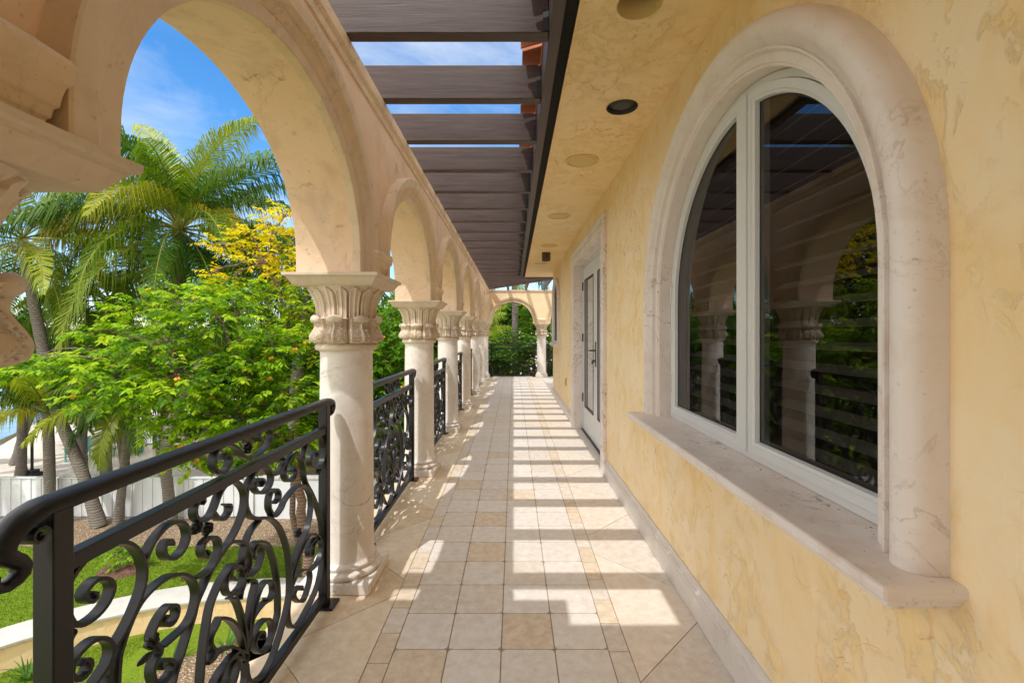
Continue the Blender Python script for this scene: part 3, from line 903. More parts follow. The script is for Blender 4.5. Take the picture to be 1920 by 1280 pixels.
b.box(-1.15, .903, -2.9, -2.62, 0, 3.02)  # closing wall behind the camera, added to darken the near end
# lips left by the trowel: a gentle ramp up to a torn edge, raised out of the wall skin
def lips(mb, place, free, ulim, vlim, dens, seed, vert):
    r = random.Random(seed)
    n = int((ulim[1] - ulim[0]) * (vlim[1] - vlim[0]) * dens)
    made = 0
    while made < n:
        cu, cv = r.uniform(*ulim), r.uniform(*vlim)
        made += 1
        for k in range(r.choice((1, 1, 2, 3, 4))):
            u, v = cu + r.gauss(0, .07), cv + r.gauss(0, .08)
            a = (math.pi / 2 if r.random() < vert else 0) + r.gauss(0, .55)
            if r.random() < .5: a += math.pi
            m_ = r.randint(5, 16); st = r.uniform(.008, .016)
            hgt = r.uniform(.0024, .0062); ramp = r.uniform(.012, .036)
            pts = []
            for i in range(m_):
                pts.append((u, v)); a += r.gauss(0, .42); u += math.cos(a) * st; v += math.sin(a) * st
            if not all(free(p) for p in pts): continue
            rs = []
            for i, p in enumerate(pts):
                q0, q1 = pts[max(i - 1, 0)], pts[min(i + 1, m_ - 1)]
                du, dv = q1[0] - q0[0], q1[1] - q0[1]; L = math.hypot(du, dv) or 1
                nu, nv = -dv / L, du / L
                e = math.sin(math.pi * (i + .15) / (m_ - .7)) ** .6 if 0 < i < m_ - 1 else .05
                e *= r.uniform(.75, 1.2)
                rs.append([place(p[0] + nu * ramp * (.4 + .6 * e), p[1] + nv * ramp * (.4 + .6 * e), -.0006), place(p[0] + nu * ramp * .3, p[1] + nv * ramp * .3, hgt * e * .72),
                           place(p[0], p[1], hgt * e), place(p[0] - nu * .0028, p[1] - nv * .0028, -.0006)])
            mb.rings(rs, closed=False, caps=False)
def wall_free(p):
    y, z = p
    if z < .20 or z > 2.77: return False
    if 4.35 < y < 6.9 and z < 2.62: return False
    if .88 < y < 3.0 and SILL - .07 < z < WS + .1: return False
    if z >= WS and math.hypot(y - WC, z - WS) < WR + .185: return False
    if 8.7 < y < 10.2 and 1.1 < z < 2.6: return False
    return y < HZ - .05
lips(b, lambda y, z, h_: (XW - h_, y, z), wall_free, (.35, 4.3), (.2, 2.77), 30, 91, .7)
lips(b, lambda y, z, h_: (XW - h_, y, z), wall_free, (6.9, 10.3), (.2, 2.77), 14, 92, .7)
b.build('wall', 'stucco', house)
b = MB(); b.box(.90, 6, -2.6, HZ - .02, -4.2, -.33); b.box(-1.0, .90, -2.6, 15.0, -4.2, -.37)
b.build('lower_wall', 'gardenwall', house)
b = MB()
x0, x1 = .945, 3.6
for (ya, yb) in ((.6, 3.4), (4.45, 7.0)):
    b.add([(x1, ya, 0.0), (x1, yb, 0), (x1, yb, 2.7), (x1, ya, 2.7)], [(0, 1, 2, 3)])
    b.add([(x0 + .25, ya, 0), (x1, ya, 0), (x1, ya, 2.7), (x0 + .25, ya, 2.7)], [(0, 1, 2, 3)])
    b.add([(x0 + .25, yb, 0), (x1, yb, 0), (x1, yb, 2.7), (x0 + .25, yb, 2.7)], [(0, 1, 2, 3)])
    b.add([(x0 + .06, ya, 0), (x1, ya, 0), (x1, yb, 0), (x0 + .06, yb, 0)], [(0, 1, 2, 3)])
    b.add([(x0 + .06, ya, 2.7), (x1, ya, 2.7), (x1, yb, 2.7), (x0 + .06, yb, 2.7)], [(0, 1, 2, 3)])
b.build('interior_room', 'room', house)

# skirting
def skirting(y0, y1):
    prof = [(XW + .01, .003), (XB, .003), (XB, .112), (XB + .004, .118), (XB + .004, .128), (XB - .006, .134), (XB - .006, .146),
            (XB + .002, .152), (XB + .008, .166), (XB + .009, .184), (XW + .01, .186)]
    m = MB(); m.rings([[(x, y, z) for x, z in prof] for y in (y0, y1)])
    return m
m = skirting(-2.6, 4.42); m.build('skirting', 'base', house)
m = skirting(6.86, HZ + .02); m.build('skirting', 'base', house)

# soffit, fascia, black vent strip
b = MB(); b.box(.277, .93, -2.6, 11.2, 2.79, 2.86); b.box(.93, 5.2, HZ - .05, 11.2, 2.79, 2.86)
HOLES = [(.533, 1.925, .094), (.667, 2.80, .096)]
b = MB()
def ceil_with_holes():
    xa, xb = .277, .93
    ys = [-2.6]
    for hx, hy, hr_ in HOLES: ys += [hy - hr_ - .03, hy + hr_ + .03]
    ys.append(11.2)
    for i in range(0, len(ys) - 1):
        if i % 2 == 0:
            b.add([(xa, ys[i], 2.79), (xb, ys[i], 2.79), (xb, ys[i + 1], 2.79), (xa, ys[i + 1], 2.79)], [(0, 1, 2, 3)])
        else:
            hx, hy, hr_ = HOLES[i // 2]
            n = 48
            dy = hr_ + .03
            cor = [math.atan2(sy_ * dy, dx_) % (2 * math.pi) for dx_ in (xb - hx, xa - hx) for sy_ in (1, -1)]
            angs = sorted([2 * math.pi * j / n for j in range(n)] + cor)
            for a0, a1 in zip(angs, angs[1:] + [angs[0] + 2 * math.pi]):
                def sq(a):
                    c_, s_ = math.cos(a), math.sin(a)
                    t = min(((xb - hx) if c_ > 0 else (hx - xa)) / max(abs(c_), 1e-9), (hr_ + .03) / max(abs(s_), 1e-9))
                    return (hx + c_ * t, hy + s_ * t, 2.79)
                def ci(a): return (hx + hr_ * math.cos(a), hy + hr_ * math.sin(a), 2.79)
                b.add([ci(a0), sq(a0), sq(a1), ci(a1)], [(0, 1, 2, 3)])
ceil_with_holes()
b.add([(.93, HZ - .05, 2.79), (5.2, HZ - .05, 2.79), (5.2, 11.2, 2.79), (.93, 11.2, 2.79)], [(0, 1, 2, 3)])
def soffit_free(p):
    x, y = p
    if not (.30 < x < .89): return False
    for hx, hy, hr_ in HOLES + [(.55, 3.66, .13), (.537, 5.39, .13), (.565, 7.2, .13), (.54, 9.0, .13), (.56, 7.85, .1)]:
        if math.hypot(x - hx, y - hy) < hr_ + .03: return False
    return True
lips(b, lambda x, y, h_: (x, y, 2.79 - h_), soffit_free, (.3, .89), (1.0, 8.0), 26, 93, .3)
b.build('soffit', 'soffit', house)
b = MB(); b.box(.165, .222, -2.6, 11.26, 2.787, 3.0); b.box(.222, 5.2, 11.205, 11.26, 2.787, 3.0)
b.build('fascia', 'woody', house, bevel=.004)
b = MB(); b.box(.2225, .2755, -2.6, 11.2045, 2.7935, 2.81)
b.build('vent_strip', 'vent', house)
b = MB(); b.box(.277, .289, -2.6, 11.2, 2.7845, 2.79); b.build('soffit_bead', 'soffit', house)

# barrel tile roof above the eave, and unseen roof slabs added for floor shade
b = MB()
y = -2.5
while y < 11.1:
    L = 5.0
    rs = []
    for xx, zz in ((.045 + rnd.uniform(-.008, .008), 3.03), (.50, 3.16), (2.5, 3.76)):
        rs.append([(xx, y + .10 + .092 * math.cos(t), zz + .07 * math.sin(t)) for t in [math.pi * j / 10 for j in range(11)]] +
                  [(xx, y + .10 + .078 * math.cos(t), zz + .055 * math.sin(t)) for t in [math.pi * j / 10 for j in range(10, -1, -1)]])
    b.rings(rs)
    y += .205
b.box(.16, 2.6, -2.6, 11.1, 3.001, 3.025)
b.box(-1.95, .155, -5.0, .455, 3.03, 3.10)  # unseen slab and next two boxes, shaped to cast the near floor's shade
b.box(-1.95, -.585, .456, .66, 3.032, 3.098)
b.box(-.035, .04, .30, .93, 3.0, 3.10)
b.box(-3.0, 6, -7.0, -2.62, 3.0, 3.1) if False else None
b.build('roof', 'clay', house, smooth=40)

# ---- sweeps along the arched window outline
def win_path(r, z0, n=40):
    out = [(-r, z0, -1, 0), (-r, WS, -1, 0)]
    for i in range(1, n):
        t = math.pi * (1 - i / n)
        out.append((r * math.cos(t), WS + r * math.sin(t), math.cos(t), math.sin(t)))
    return out + [(r, WS, 1, 0), (r, z0, 1, 0)]
def sweep(prof, r, z0):
    m = MB()
    m.rings([[(x, WC + p[0] + p[2] * n_, p[1] + p[3] * n_) for n_, x in prof] for p in win_path(r, z0)])
    return m
win = MB()
win.box(.735, .99, .905, 2.955, SILL - .032, SILL - .0005)
sill = win.build('window_sill', 'marble', house, bevel=.009)
win = MB(); win.box(.752, .91, .918, 2.93, SILL - .046, SILL - .0325); win.box(.772, .91, .935, 2.915, SILL - .062, SILL - .0465)
win.build('sill_moulding', 'marble', sill, bevel=.004)
prof = [(.0, .985), (.0, .892), (.003, .886), (.008, .884), (.013, .886), (.015, .880), (.044, .878), (.047, .872), (.048, .862), (.053, .856), (.060, .855), (.0605, .866)]
prof += [(.120 - .044 * math.cos(math.pi * i / 12), .878 - .050 * math.sin(math.pi * i / 12)) for i in range(2, 13)]
prof += [(.165, .884), (.167, .915), (.10, .985)]
sweep(prof, WR, SILL).build('window_surround', 'marble', house, smooth=35)

MS = -.068
wf = sweep([(-.030, .955), (-.002, .955), (-.002, 1.04), (-.030, 1.04)], WR, SILL + .001)
wf.box(.956, 1.04, WC - WR + .03, WC + WR - .03, SILL + .001, SILL + .028)
wf.box(.940, 1.04, WC + MS - .027, WC + MS + .027, SILL + .0285, WS + WR - .035)
window = wf.build('arched_window', 'vinyl', house, smooth=35, bevel=.002)
def half_outline(sgn, off, r, zb, n=26):
    """outline of half the arched opening: mullion side at off, jamb at r"""
    a = math.acos(off / r)
    pts = [(off, zb), (r, zb), (r, (zb + WS) / 2)]
    pts += [(r * math.cos(a * i / n), WS + r * math.sin(a * i / n)) for i in range(n + 1)]
    pts += [(off, (zb + WS + r * math.sin(a)) / 2)]
    return [(WC + sgn * u, z) for u, z in pts]
for sgn in (-1, 1):
    f0 = .0275 + sgn * MS
    def ho(k): return half_outline(sgn, f0 + k, .799 - k, SILL + .030 + k)
    lay = [(ho(.001), .985), (ho(.001), .948), (ho(.030), .945), (ho(.034), .951), (ho(.044), .954), (ho(.048), .974)]
    m = MB(); m.rings([[(x, y, z) for y, z in o] for o, x in lay], caps=False)
    m.build('sash', 'vinyl', window, smooth=25)
    o = ho(.047)
    m = MB(); m.add([(.972, y, z) for y, z in (o if sgn < 0 else o[::-1])], [tuple(range(len(o)))])
    m.build('pane', 'glass', window)
    g1, g2 = ho(.0475), ho(.053)
    m = MB(); m.rings([[(.9715, y, z) for y, z in g1], [(.9695, y, z) for y, z in g2]], caps=False)
    m.build('gasket', 'gasket', window)
for z in (1.05, 1.32, 1.58):
    m = MB(); m.tube([(.946, WC + WR - .044, z), (.946, WC + WR - .044, z + .10)], .007, 10)
    m.build('hinge', 'steel', window)
# plantation shutters behind the glass
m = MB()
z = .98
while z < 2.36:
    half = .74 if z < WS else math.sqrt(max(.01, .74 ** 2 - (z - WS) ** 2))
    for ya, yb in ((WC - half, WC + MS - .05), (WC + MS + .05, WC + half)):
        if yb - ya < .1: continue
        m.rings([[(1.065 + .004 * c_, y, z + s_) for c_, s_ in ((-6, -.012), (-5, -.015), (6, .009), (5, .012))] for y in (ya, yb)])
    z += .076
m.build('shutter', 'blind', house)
# dead leaves and grit on the sill
m = MB()
for i in range(70):
    y = .98 + 1.75 * rnd.random() ** 1.4
    x = .935 - abs(rnd.gauss(0, .018)) if rnd.random() < .8 else rnd.uniform(.76, .93)
    s_ = rnd.uniform(.0015, .006)
    a = rnd.uniform(0, 6.28)
    c_, q_ = math.cos(a) * s_, math.sin(a) * s_
    m.add([(x - c_, y - q_, SILL + .0005), (x + q_ * .4, y - c_ * .4, SILL + .0022), (x + c_, y + q_, SILL + .0006), (x - q_ * .4, y + c_ * .4, SILL + .001)],
          [(0, 1, 2, 3)])
tag(m.build('leaf_litter', 'mulch', at=(.93, 1.9, SILL)), 'dark grit and dead leaf bits scattered along the marble sill', 'debris', kind='stuff')

# ---- the glazed door
DN, DF, DT = 4.62, 6.65, 2.385                # inner edges of the trim, its top
b = MB()
st = [(.205, .915), (.205, .872), (.190, .866), (.150, .866), (.146, .872), (.100, .872), (.096, .867), (.060, .867), (.055, .874), (.0, .878), (.0, 1.05)]
rs = []
for (y, z, sy, sz) in ((DN, .004, -1, 0), (DN, DT, -1, 1), (DF, DT, 1, 1), (DF, .004, 1, 0)):
    rs.append([(x, y + sy * n_, z + sz * n_) for n_, x in st])
b.rings(rs)
b.build('door_surround', 'marble', house)
b = MB()
b.box(1.0, 1.06, DN + .001, DN + .04, .02, DT - .001); b.box(1.0, 1.06, DF - .04, DF - .001, .02, DT - .001)
b.box(1.0, 1.06, DN + .04, DF - .04, DT - .045, DT - .001)
fr = b.build('door_frame', 'vinyl', house, bevel=.002)
b = MB(); b.box(.99, 1.06, DN + .001, DF - .001, .003, .024); b.build('threshold', 'charcoal', fr)
b = MB(); b.box(.902, .989, DN + .001, DF - .001, .0005, .006); b.build('door_sill', 'base', fr)
DM = 5.62
def leaf(y0, y1):
    b = MB()
    zt = DT - .048
    s = .145
    b.box(1.012, 1.055, y0, y0 + s, .022, zt); b.box(1.012, 1.055, y1 - s, y1, .022, zt)
    b.box(1.012, 1.055, y0 + s, y1 - s, .022, .36); b.box(1.012, 1.055, y0 + s, y1 - s, 2.16, zt)
    l = b.build('door', 'vinyl', house, bevel=.003)
    b = MB()
    for ya, yb, za, zb in ((y0 + s, y1 - s, .36, .367), (y0 + s, y1 - s, 2.153, 2.16), (y0 + s, y0 + s + .007, .367, 2.153), (y1 - s - .007, y1 - s, .367, 2.153)):
        b.box(1.006, 1.02, ya + .0005, yb - .0005, za + .0005, zb - .0005)
    b.build('glazing_bead', 'gasket', l)
    b = MB(); b.add([(1.028, y0 + s, .36), (1.028, y1 - s, .36), (1.028, y1 - s, 2.16), (1.028, y0 + s, 2.16)], [(0, 1, 2, 3)])
    b.build('door_pane', 'doorglass', l)
    return l
la = leaf(DM + .003, DF - .043)
lb = leaf(DN + .043, DM - .003)
for z in (.42, 1.28, 2.02):
    b = MB(); b.box(.996, 1.012, DF - .058, DF - .030, z, z + .12); b.build('hinge', 'gasket', la)
b = MB(); b.box(1.002, 1.013, DM - .05, DM - .012, .99, 1.30); b.build('handle_plate', 'bronze', lb, bevel=.003)
b = MB()
b.tube([(1.005, DM - .03, 1.19), (.955, DM - .03, 1.19), (.945, DM - .015, 1.19), (.945, DM + .06, 1.185), (.948, DM + .13, 1.192)], [.011, .011, .011, .010, .008], 10)
b.build('handle', 'bronze', lb, smooth=60)
b = MB(); b.tube([(1.004, DM + .02, 1.06), (.975, DM + .02, 1.06)], .016, 12); b.box(.965, .985, DM + .012, DM + .028, 1.02, 1.05)
b.build('lock', 'bronze', la)
b = MB()
for ya, yb in ((DN + .19, DM - .15), (DM + .15, DF - .19)):
    b.add([(1.09, ya, .3), (1.09, yb, .3), (1.09, yb, 2.2), (1.09, ya, 2.2)], [(0, 1, 2, 3)])
b.build('door_curtain', plain('beige curtain', (.40, .34, .28), .9, .2, 12, .1), house)

# ---- small window close to the far corner
b = MB()
YA, YB = 8.95, 9.95
pr = [(.0, .90), (.0, .862), (.03, .846), (.09, .840), (.12, .85), (.12, .91)]
pth = [(YA, 1.20, -1, 0), (YA, 2.16, -1, 0)] + [((YA + YB) / 2 + .5 * math.cos(t), 2.16 + .26 * math.sin(t), math.cos(t), math.sin(t)) for t in
       [math.pi * (1 - i / 14) for i in range(1, 14)]] + [(YB, 2.16, 1, 0), (YB, 1.20, 1, 0)]
b.rings([[(x, p[0] + p[2] * n_, p[1] + p[3] * n_) for n_, x in pr] for p in pth])
b.build('window_surround', 'marble', house, smooth=40)
b = MB(); b.box(.80, .91, YA - .15, YB + .15, 1.135, 1.199); b.build('window_sill', 'marble', house, bevel=.006)
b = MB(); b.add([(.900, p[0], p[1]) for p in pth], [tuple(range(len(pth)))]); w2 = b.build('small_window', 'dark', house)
b = MB(); b.box(.888, .8995, YA + .003, YA + .05, 1.2005, 2.16); b.box(.888, .8995, YB - .05, YB - .003, 1.2005, 2.16); b.box(.888, .8995, YA + .05, YB - .05, 1.2005, 1.25)
b.build('window_frame', 'vinyl', w2)

# ---- fittings in the soffit and on the wall: things of their own
def disc_ring(mb, cx, cy, r0, r1, z0, z1, n=40):
    mb.rings([[(cx + r * math.cos(2 * math.pi * j / n), cy + r * math.sin(2 * math.pi * j / n), z) for j in range(n)]
              for r, z in ((r0, z0), (r0, z1), (r1, z1), (r1, z0))] , caps=False)
hx, hy, hr_ = HOLES[0]
t = thing('downlight', (hx, hy, 2.79), 'open round recessed downlight in the soffit nearest the camera, black lamp inside', 'ceiling light')
b = MB(); b.rings([[(hx + r * math.cos(2 * math.pi * j / 40), hy + r * math.sin(2 * math.pi * j / 40), z) for j in range(40)]
                   for r, z in ((hr_ - .0005, 2.788), (hr_ - .006, 2.80), (hr_ - .012, 2.91))], caps=False)
b.add([(hx + .09 * math.cos(2 * math.pi * j / 40), hy + .09 * math.sin(2 * math.pi * j / 40), 2.905) for j in range(40)], [tuple(range(40))])
b.build('housing', 'soffitpaint', t, smooth=50)
b = MB(); b.tube([(hx - .012, hy - .02, 2.9), (hx - .012, hy + .005, 2.835)], [.05, .05], 20); b.build('lamp_can', 'dark', t, smooth=40)
b = MB(); b.tube([(hx - .012, hy + .005, 2.836), (hx - .012, hy + .007, 2.829)], [.040, .030], 20); b.build('lamp', 'steel', t, smooth=40)
hx, hy, hr_ = HOLES[1]
t = thing('ceiling_speaker', (hx, hy, 2.79), 'dark faceted round fitting set into the yellow soffit above the window', 'ceiling fitting')
b = MB(); b.rings([[(hx + r * math.cos(2 * math.pi * j / 40), hy + r * math.sin(2 * math.pi * j / 40), z) for j in range(40)]
                   for r, z in ((hr_ - .0005, 2.789), (hr_ - .004, 2.786), (hr_ - .010, 2.80), (hr_ - .014, 2.85))], caps=False)
b.build('ring', 'charcoal', t, smooth=30)
b = MB(); b.rings([[(hx + r * math.cos(2 * math.pi * j / 9), hy + r * math.sin(2 * math.pi * j / 9), z) for j in range(9)]
                   for r, z in ((.082, 2.845), (.078, 2.81), (.05, 2.795), (.004, 2.793))])
b.build('grille', 'charcoal', t)
for (cx, cy, lab) in ((.55, 3.66, 'plain round yellow cover plate on the soffit, nearest of the painted round covers'),
                      (.537, 5.39, 'round yellow ceiling speaker on the soffit above the door trim'),
                      (.565, 7.2, 'round soffit cover just in front of the small bronze box light'),
                      (.54, 9.0, 'farthest round soffit cover, beyond the bronze box light')):
    t = thing('ceiling_cover', (cx, cy, 2.79), lab, 'ceiling fitting', 'round painted fittings in the soffit')
    b = MB(); b.rings([[(cx + r * math.cos(2 * math.pi * j / 40), cy + r * math.sin(2 * math.pi * j / 40), z) for j in range(40)]
                       for r, z in ((.134, 2.7895), (.132, 2.782), (.112, 2.780), (.109, 2.786), (.108, 2.7865))])
    b.build('rim', 'soffitpaint', t, smooth=40)
    b = MB(); b.lathe([(.105, 2.786), (.104, 2.7815 if cy < 5 else 2.7855), (.002, 2.7805 if cy < 5 else 2.785)], cx, cy, 40); b.build('plate', 'soffitpaint', t, smooth=30)
t = thing('box_light', (.56, 7.85, 2.79), 'small square bronze box light hanging under the soffit', 'ceiling light')
b = MB()
for (xa, xb, ya, yb) in ((.49, .505, 7.78, 7.92), (.615, .63, 7.78, 7.92), (.505, .615, 7.78, 7.795), (.505, .615, 7.905, 7.92)): b.box(xa, xb, ya, yb, 2.65, 2.789)
b.box(.505, .615, 7.795, 7.905, 2.775, 2.789)
b.build('case', 'bronze', t, bevel=.003)
b = MB(); b.tube([(.56, 7.85, 2.78), (.56, 7.85, 2.69)], [.02, .03], 12); b.box(.545, .575, 7.772, 7.7795, 2.69, 2.76); b.build('lamp', 'dark', t)
t = thing('wall_outlet', (.9, 7.8, .57), 'small ochre outlet cover low on the yellow wall beyond the door', 'outlet')
b = MB(); b.box(.890, .9045, 7.755, 7.845, .50, .64); b.build('cover', 'ochre', t, bevel=.006)
b = MB(); b.box(.883, .8895, 7.775, 7.825, .53, .61); b.build('flap', 'ochre', t, bevel=.004)

# ------------------------------------------------------------------ garden, beach, sea
G = -4.0
def sheet(name, mat, pts, z, kind='structure'):
    m = MB(); m.add([(x, y, z) for x, y in pts], [tuple(range(len(pts)))])
    return m.build(name, mat, kind=kind)
sheet('ground', 'sand', [(-2500, -1200), (2500, -1200), (2500, 2500), (-2500, 2500)], G - .02)
sheet('sea', 'water', [(-21.5, 13.0), (-24.8, 22.0), (-29, 27.6), (-60, 64), (-1500, 1450), (-2400, 1450), (-2400, 13)], G - .004)
sheet('gravel_bed', 'gravel', [(-24, 11.45), (-9, 11.55), (8, 11.5), (8, 13.3), (-24, 13.3)], G)
sheet('lawn', 'turf', [(-24, -6), (-.9, -6), (-.9, 8.5), (8, 15.2), (8, 11.5), (-9, 11.55), (-24, 11.45)][0:3] + [(-.9, 11.52), (-9, 11.55), (-24, 11.45)], G + .004)
sheet('garden_soil', 'soil', [(-.9, 11.52), (-.9, 6), (14, 6), (14, 60), (-22, 60), (-22, 26), (-10, 16), (-4, 13.35), (8, 13.35), (8, 11.5)], G - .012)
sheet('pebble_bed', 'gravel', [(-6.1, 6.2), (-5.6, 7.5), (-4.9, 8.05), (-3.6, 8.35), (-1.3, 8.35), (-1.3, 2), (-6.8, 2)], G + .008)

# blades of the artificial turf where it is near enough to read as grass
r_ = random.Random(8)
vs, fs, tn = [], [], []
CURVE = [(-11.2, 3.2), (-10.2, 5.2), (-9.1, 6.9), (-7.95, 8.05), (-6.36, 8.85), (-4.6, 9.12), (-2.4, 9.05), (-.4, 8.9)]
def kerb_y(x):
    for (xa, ya), (xb, yb) in zip(CURVE, CURVE[1:]):
        if xa <= x <= xb: return ya + (yb - ya) * (x - xa) / (xb - xa)
    return 3.0
while len(fs) < 90000:
    x = r_.uniform(-14.5, -2.0); y = r_.uniform(5.6, 11.55)
    if y < kerb_y(x) + .02 and not (y < kerb_y(x) - .62 and not (-6.4 < x < -1 and y < 8.5)): continue
    if (x + 8.91) ** 2 + (y - 10.4) ** 2 * 1.5 < .25: continue
    a = r_.uniform(0, 6.28); h_ = r_.uniform(.018, .05); b_ = len(vs); c_, s_ = math.cos(a) * .006, math.sin(a) * .006
    vs += [(x - c_, y - s_, G + .004), (x + c_, y + s_, G + .004), (x + r_.uniform(-.025, .025), y + r_.uniform(-.025, .025), G + h_)]
    fs.append((b_, b_ + 1, b_ + 2))
    k_ = r_.uniform(.6, 1.35)
    tn.append((.12 * k_ + r_.uniform(0, .05), .225 * k_, .010 * k_))
m = MB(); m.v, m.f, m.t = vs, fs, tn
tag(m.build('grass', 'leaf'), 'short green turf blades of the garden lawn', 'grass', kind='stuff')

# curved garden kerb wall with a white coping
CUR = spline([(-11.2, 3.2, 0), (-10.2, 5.2, 0), (-9.1, 6.9, 0), (-7.95, 8.05, 0), (-6.36, 8.85, 0), (-4.6, 9.12, 0), (-2.4, 9.05, 0), (-.4, 8.9, 0)], .2)
gw = thing('kerb_wall', (-6.36, 8.8, G), 'low curved garden wall with a broad white coping, edging the lawn', 'garden wall')
def curb(prof):
    m = MB(); rs = []
    for i, p in enumerate(CUR):
        t = (CUR[min(i + 1, len(CUR) - 1)] - CUR[max(i - 1, 0)]).normalized()
        nn = Vector((t.y, -t.x, 0))                     # toward the house
        rs.append([(p.x + nn.x * o, p.y + nn.y * o, z) for o, z in prof])
    m.rings(rs)
    return m
curb([(-.04, G - .1), (-.04, G + .40), (.50, G + .40), (.50, G - .1)]).build('wall', 'gardenwall', gw, smooth=40)
curb([(-.08, G + .402), (-.08, G + .47), (.52, G + .47), (.55, G + .455), (.55, G + .42), (.54, G + .402)]).build('coping', 'coping', gw, smooth=40)

# white board fence
fz = 13.32
fe_ = thing('fence', (-13, fz, G), 'white vertical board fence between the gravel bed and the beach', 'fence')
m = MB(); x = -23.0; i = 0
while x < -7.45:
    m.box(x, x + .155, fz - (.022 if i % 2 else .0), fz + .018 - (.022 if i % 2 else 0), G + .06, G + 1.17)
    x += .148; i += 1
m.build('boards', 'fence', fe_)
m = MB()
for z in (G + .10, G + .62, G + 1.10): m.box(-23, -7.4, fz + .019, fz + .055, z, z + .09)
m.box(-23, -7.4, fz - .045, fz + .06, G + 1.171, G + 1.205)
m.build('rails', 'fence', fe_)
x = -22.9
while x < -7:
    m = MB(); m.box(x, x + .11, fz - .06, fz - .023, G, G + 1.17); m.build('post', 'fence', fe_, bevel=.004)
    x += 1.9
t = thing('garden_wall', (-5.2, 13.4, G), 'plain white rendered wall at the end of the board fence, behind the green tree', 'wall')
m = MB(); m.box(-7.38, -2.6, 13.25, 13.43, G, G + 1.16); m.build('wall', 'fence', t, bevel=.01)
m = MB(); m.box(-7.39, -2.59, 13.22, 13.46, G + 1.161, G + 1.22); m.build('coping', 'coping', t, bevel=.008)

# ------------------------------------------------------------------ plants
def vary(c, r, a=.25):
    k = 1 + r.uniform(-a, a)
    return (c[0] * k * (1 + r.uniform(-.12, .12)), c[1] * k, c[2] * k)
UP = Vector((0, 0, 1))
def frond(ml, ms, base, az, el, L, bend, r, cols, nl=34, lw=.046, ll=.55, hang=1.3):
    p = Vector(base); seg = 14; pts = [p.copy()]; dirs = []
    twist = r.uniform(-.25, .25)
    for i in range(seg):
        s = i / seg
        e = el - bend * s ** 1.25
        a = az + twist * s
        d = Vector((math.cos(e) * math.cos(a), math.cos(e) * math.sin(a), math.sin(e)))
        dirs.append(d); p = p + d * (L / seg); pts.append(p.copy())
    dirs.append(dirs[-1])
    ms.tube(pts, [max(.004, .024 * (1 - i / seg) ** .8 + .005) for i in range(seg + 1)], 5, tint=vary(cols[2], r))
    c0 = vary(cols[0] if r.random() < .6 else cols[1], r, .2)
    roll = r.uniform(-.5, .5)
    for i in range(nl):
        s = .16 + .84 * (i + .5) / nl
        q = s * seg; k = min(seg - 1, int(q)); t = q - k
        pos = pts[k].lerp(pts[k + 1], t); d = dirs[k]
        side = d.cross(UP)
        if side.length < 1e-3: side = Vector((1, 0, 0))
        side.normalize(); up = side.cross(d)
        l = ll * (math.sin(math.pi * min(1, .18 + .80 * s)) ** .75) * r.uniform(.85, 1.1)
        for sg in (-1, 1):
            sd = (side * sg * math.cos(roll) + up * math.sin(roll) * sg)
            f = (sd * .82 + d * (.35 + .75 * s + r.uniform(-.12, .12)) + up * r.uniform(-.10, .40)).normalized()
            mid = pos + f * l * .5
            tip = mid + (f * .5 + Vector((0, 0, -hang * r.uniform(.5, 1.2)))) * l * .55
            wd = d * lw * .5
            c = vary(c0, r, .22)
            ml.add([pos - wd * .7, pos + wd * .7, mid + wd, mid - wd, tip], [(0, 1, 2, 3), (3, 2, 4)], c)
GREEN = ((.055, .125, .010), (.115, .205, .012), (.24, .25, .04))
LIME = ((.21, .27, .02), (.29, .33, .025), (.30, .29, .06))
DEEP = ((.045, .11, .016), (.07, .15, .02), (.12, .15, .04))
GOLD = ((.36, .34, .025), (.44, .38, .03), (.36, .31, .07))
def palm(name, label, pts, r0, r1, L, n, seed, cols=GREEN, el=(-.7, 1.35), nl=50, bend=(.9, 1.5), ll=.65, cat='palm tree', group=None, lw=.050, mixcols=None, extra=()):
    r = random.Random(seed)
    P = spline(pts, .25)
    top = P[-1]
    root = thing(name, tuple(P[0]), label, cat, group)
    m = MB(); nP = len(P)
    rad = []
    for i in range(nP):
        s = i / (nP - 1)
        rad.append((r0 * (1 + .30 * max(0, 1 - s * 9)) * (1 - s) + r1 * s) * (1 + .035 * (i % 2)))
    m.tube(P, rad, 12); m.build('trunk', 'trunk', root, smooth=50)
    ml, ms = MB(), MB()
    ga = 2.39996
    for i in range(n):
        s = (i + .5) / n
        e = el[0] + (el[1] - el[0]) * s + r.uniform(-.12, .12)
        c = cols
        if mixcols and r.random() < mixcols[1]: c = mixcols[0]
        frond(ml, ms, top + Vector((0, 0, .12 * s)), i * ga + r.uniform(-.25, .25), e, L * r.uniform(.82, 1.08) * (1 - .25 * abs(s - .45)), r.uniform(*bend) * (1.05 - .45 * s), r, c, nl, lw=lw, ll=ll)
    for (az, e, l_, b_, c) in extra:
        frond(ml, ms, top, az, e, l_, b_, r, c, nl + 10, lw=lw, ll=ll)
    ms.build('frond_stalks', 'stalk', root, smooth=60)
    ml.build('fronds', 'frond', root)
    m = MB()
    for k in range(7):
        a = k * .9 + r.random(); q = top + Vector((.17 * math.cos(a), .17 * math.sin(a), -.22 - .12 * r.random()))
        m.ball(q, .075, 1, 1, 1.2, 8, 6)
    m.build('crown_shaft', plain('palm fibre', (.20, .12, .06), .95, .1, 20, .3), root, smooth=60)
    return root

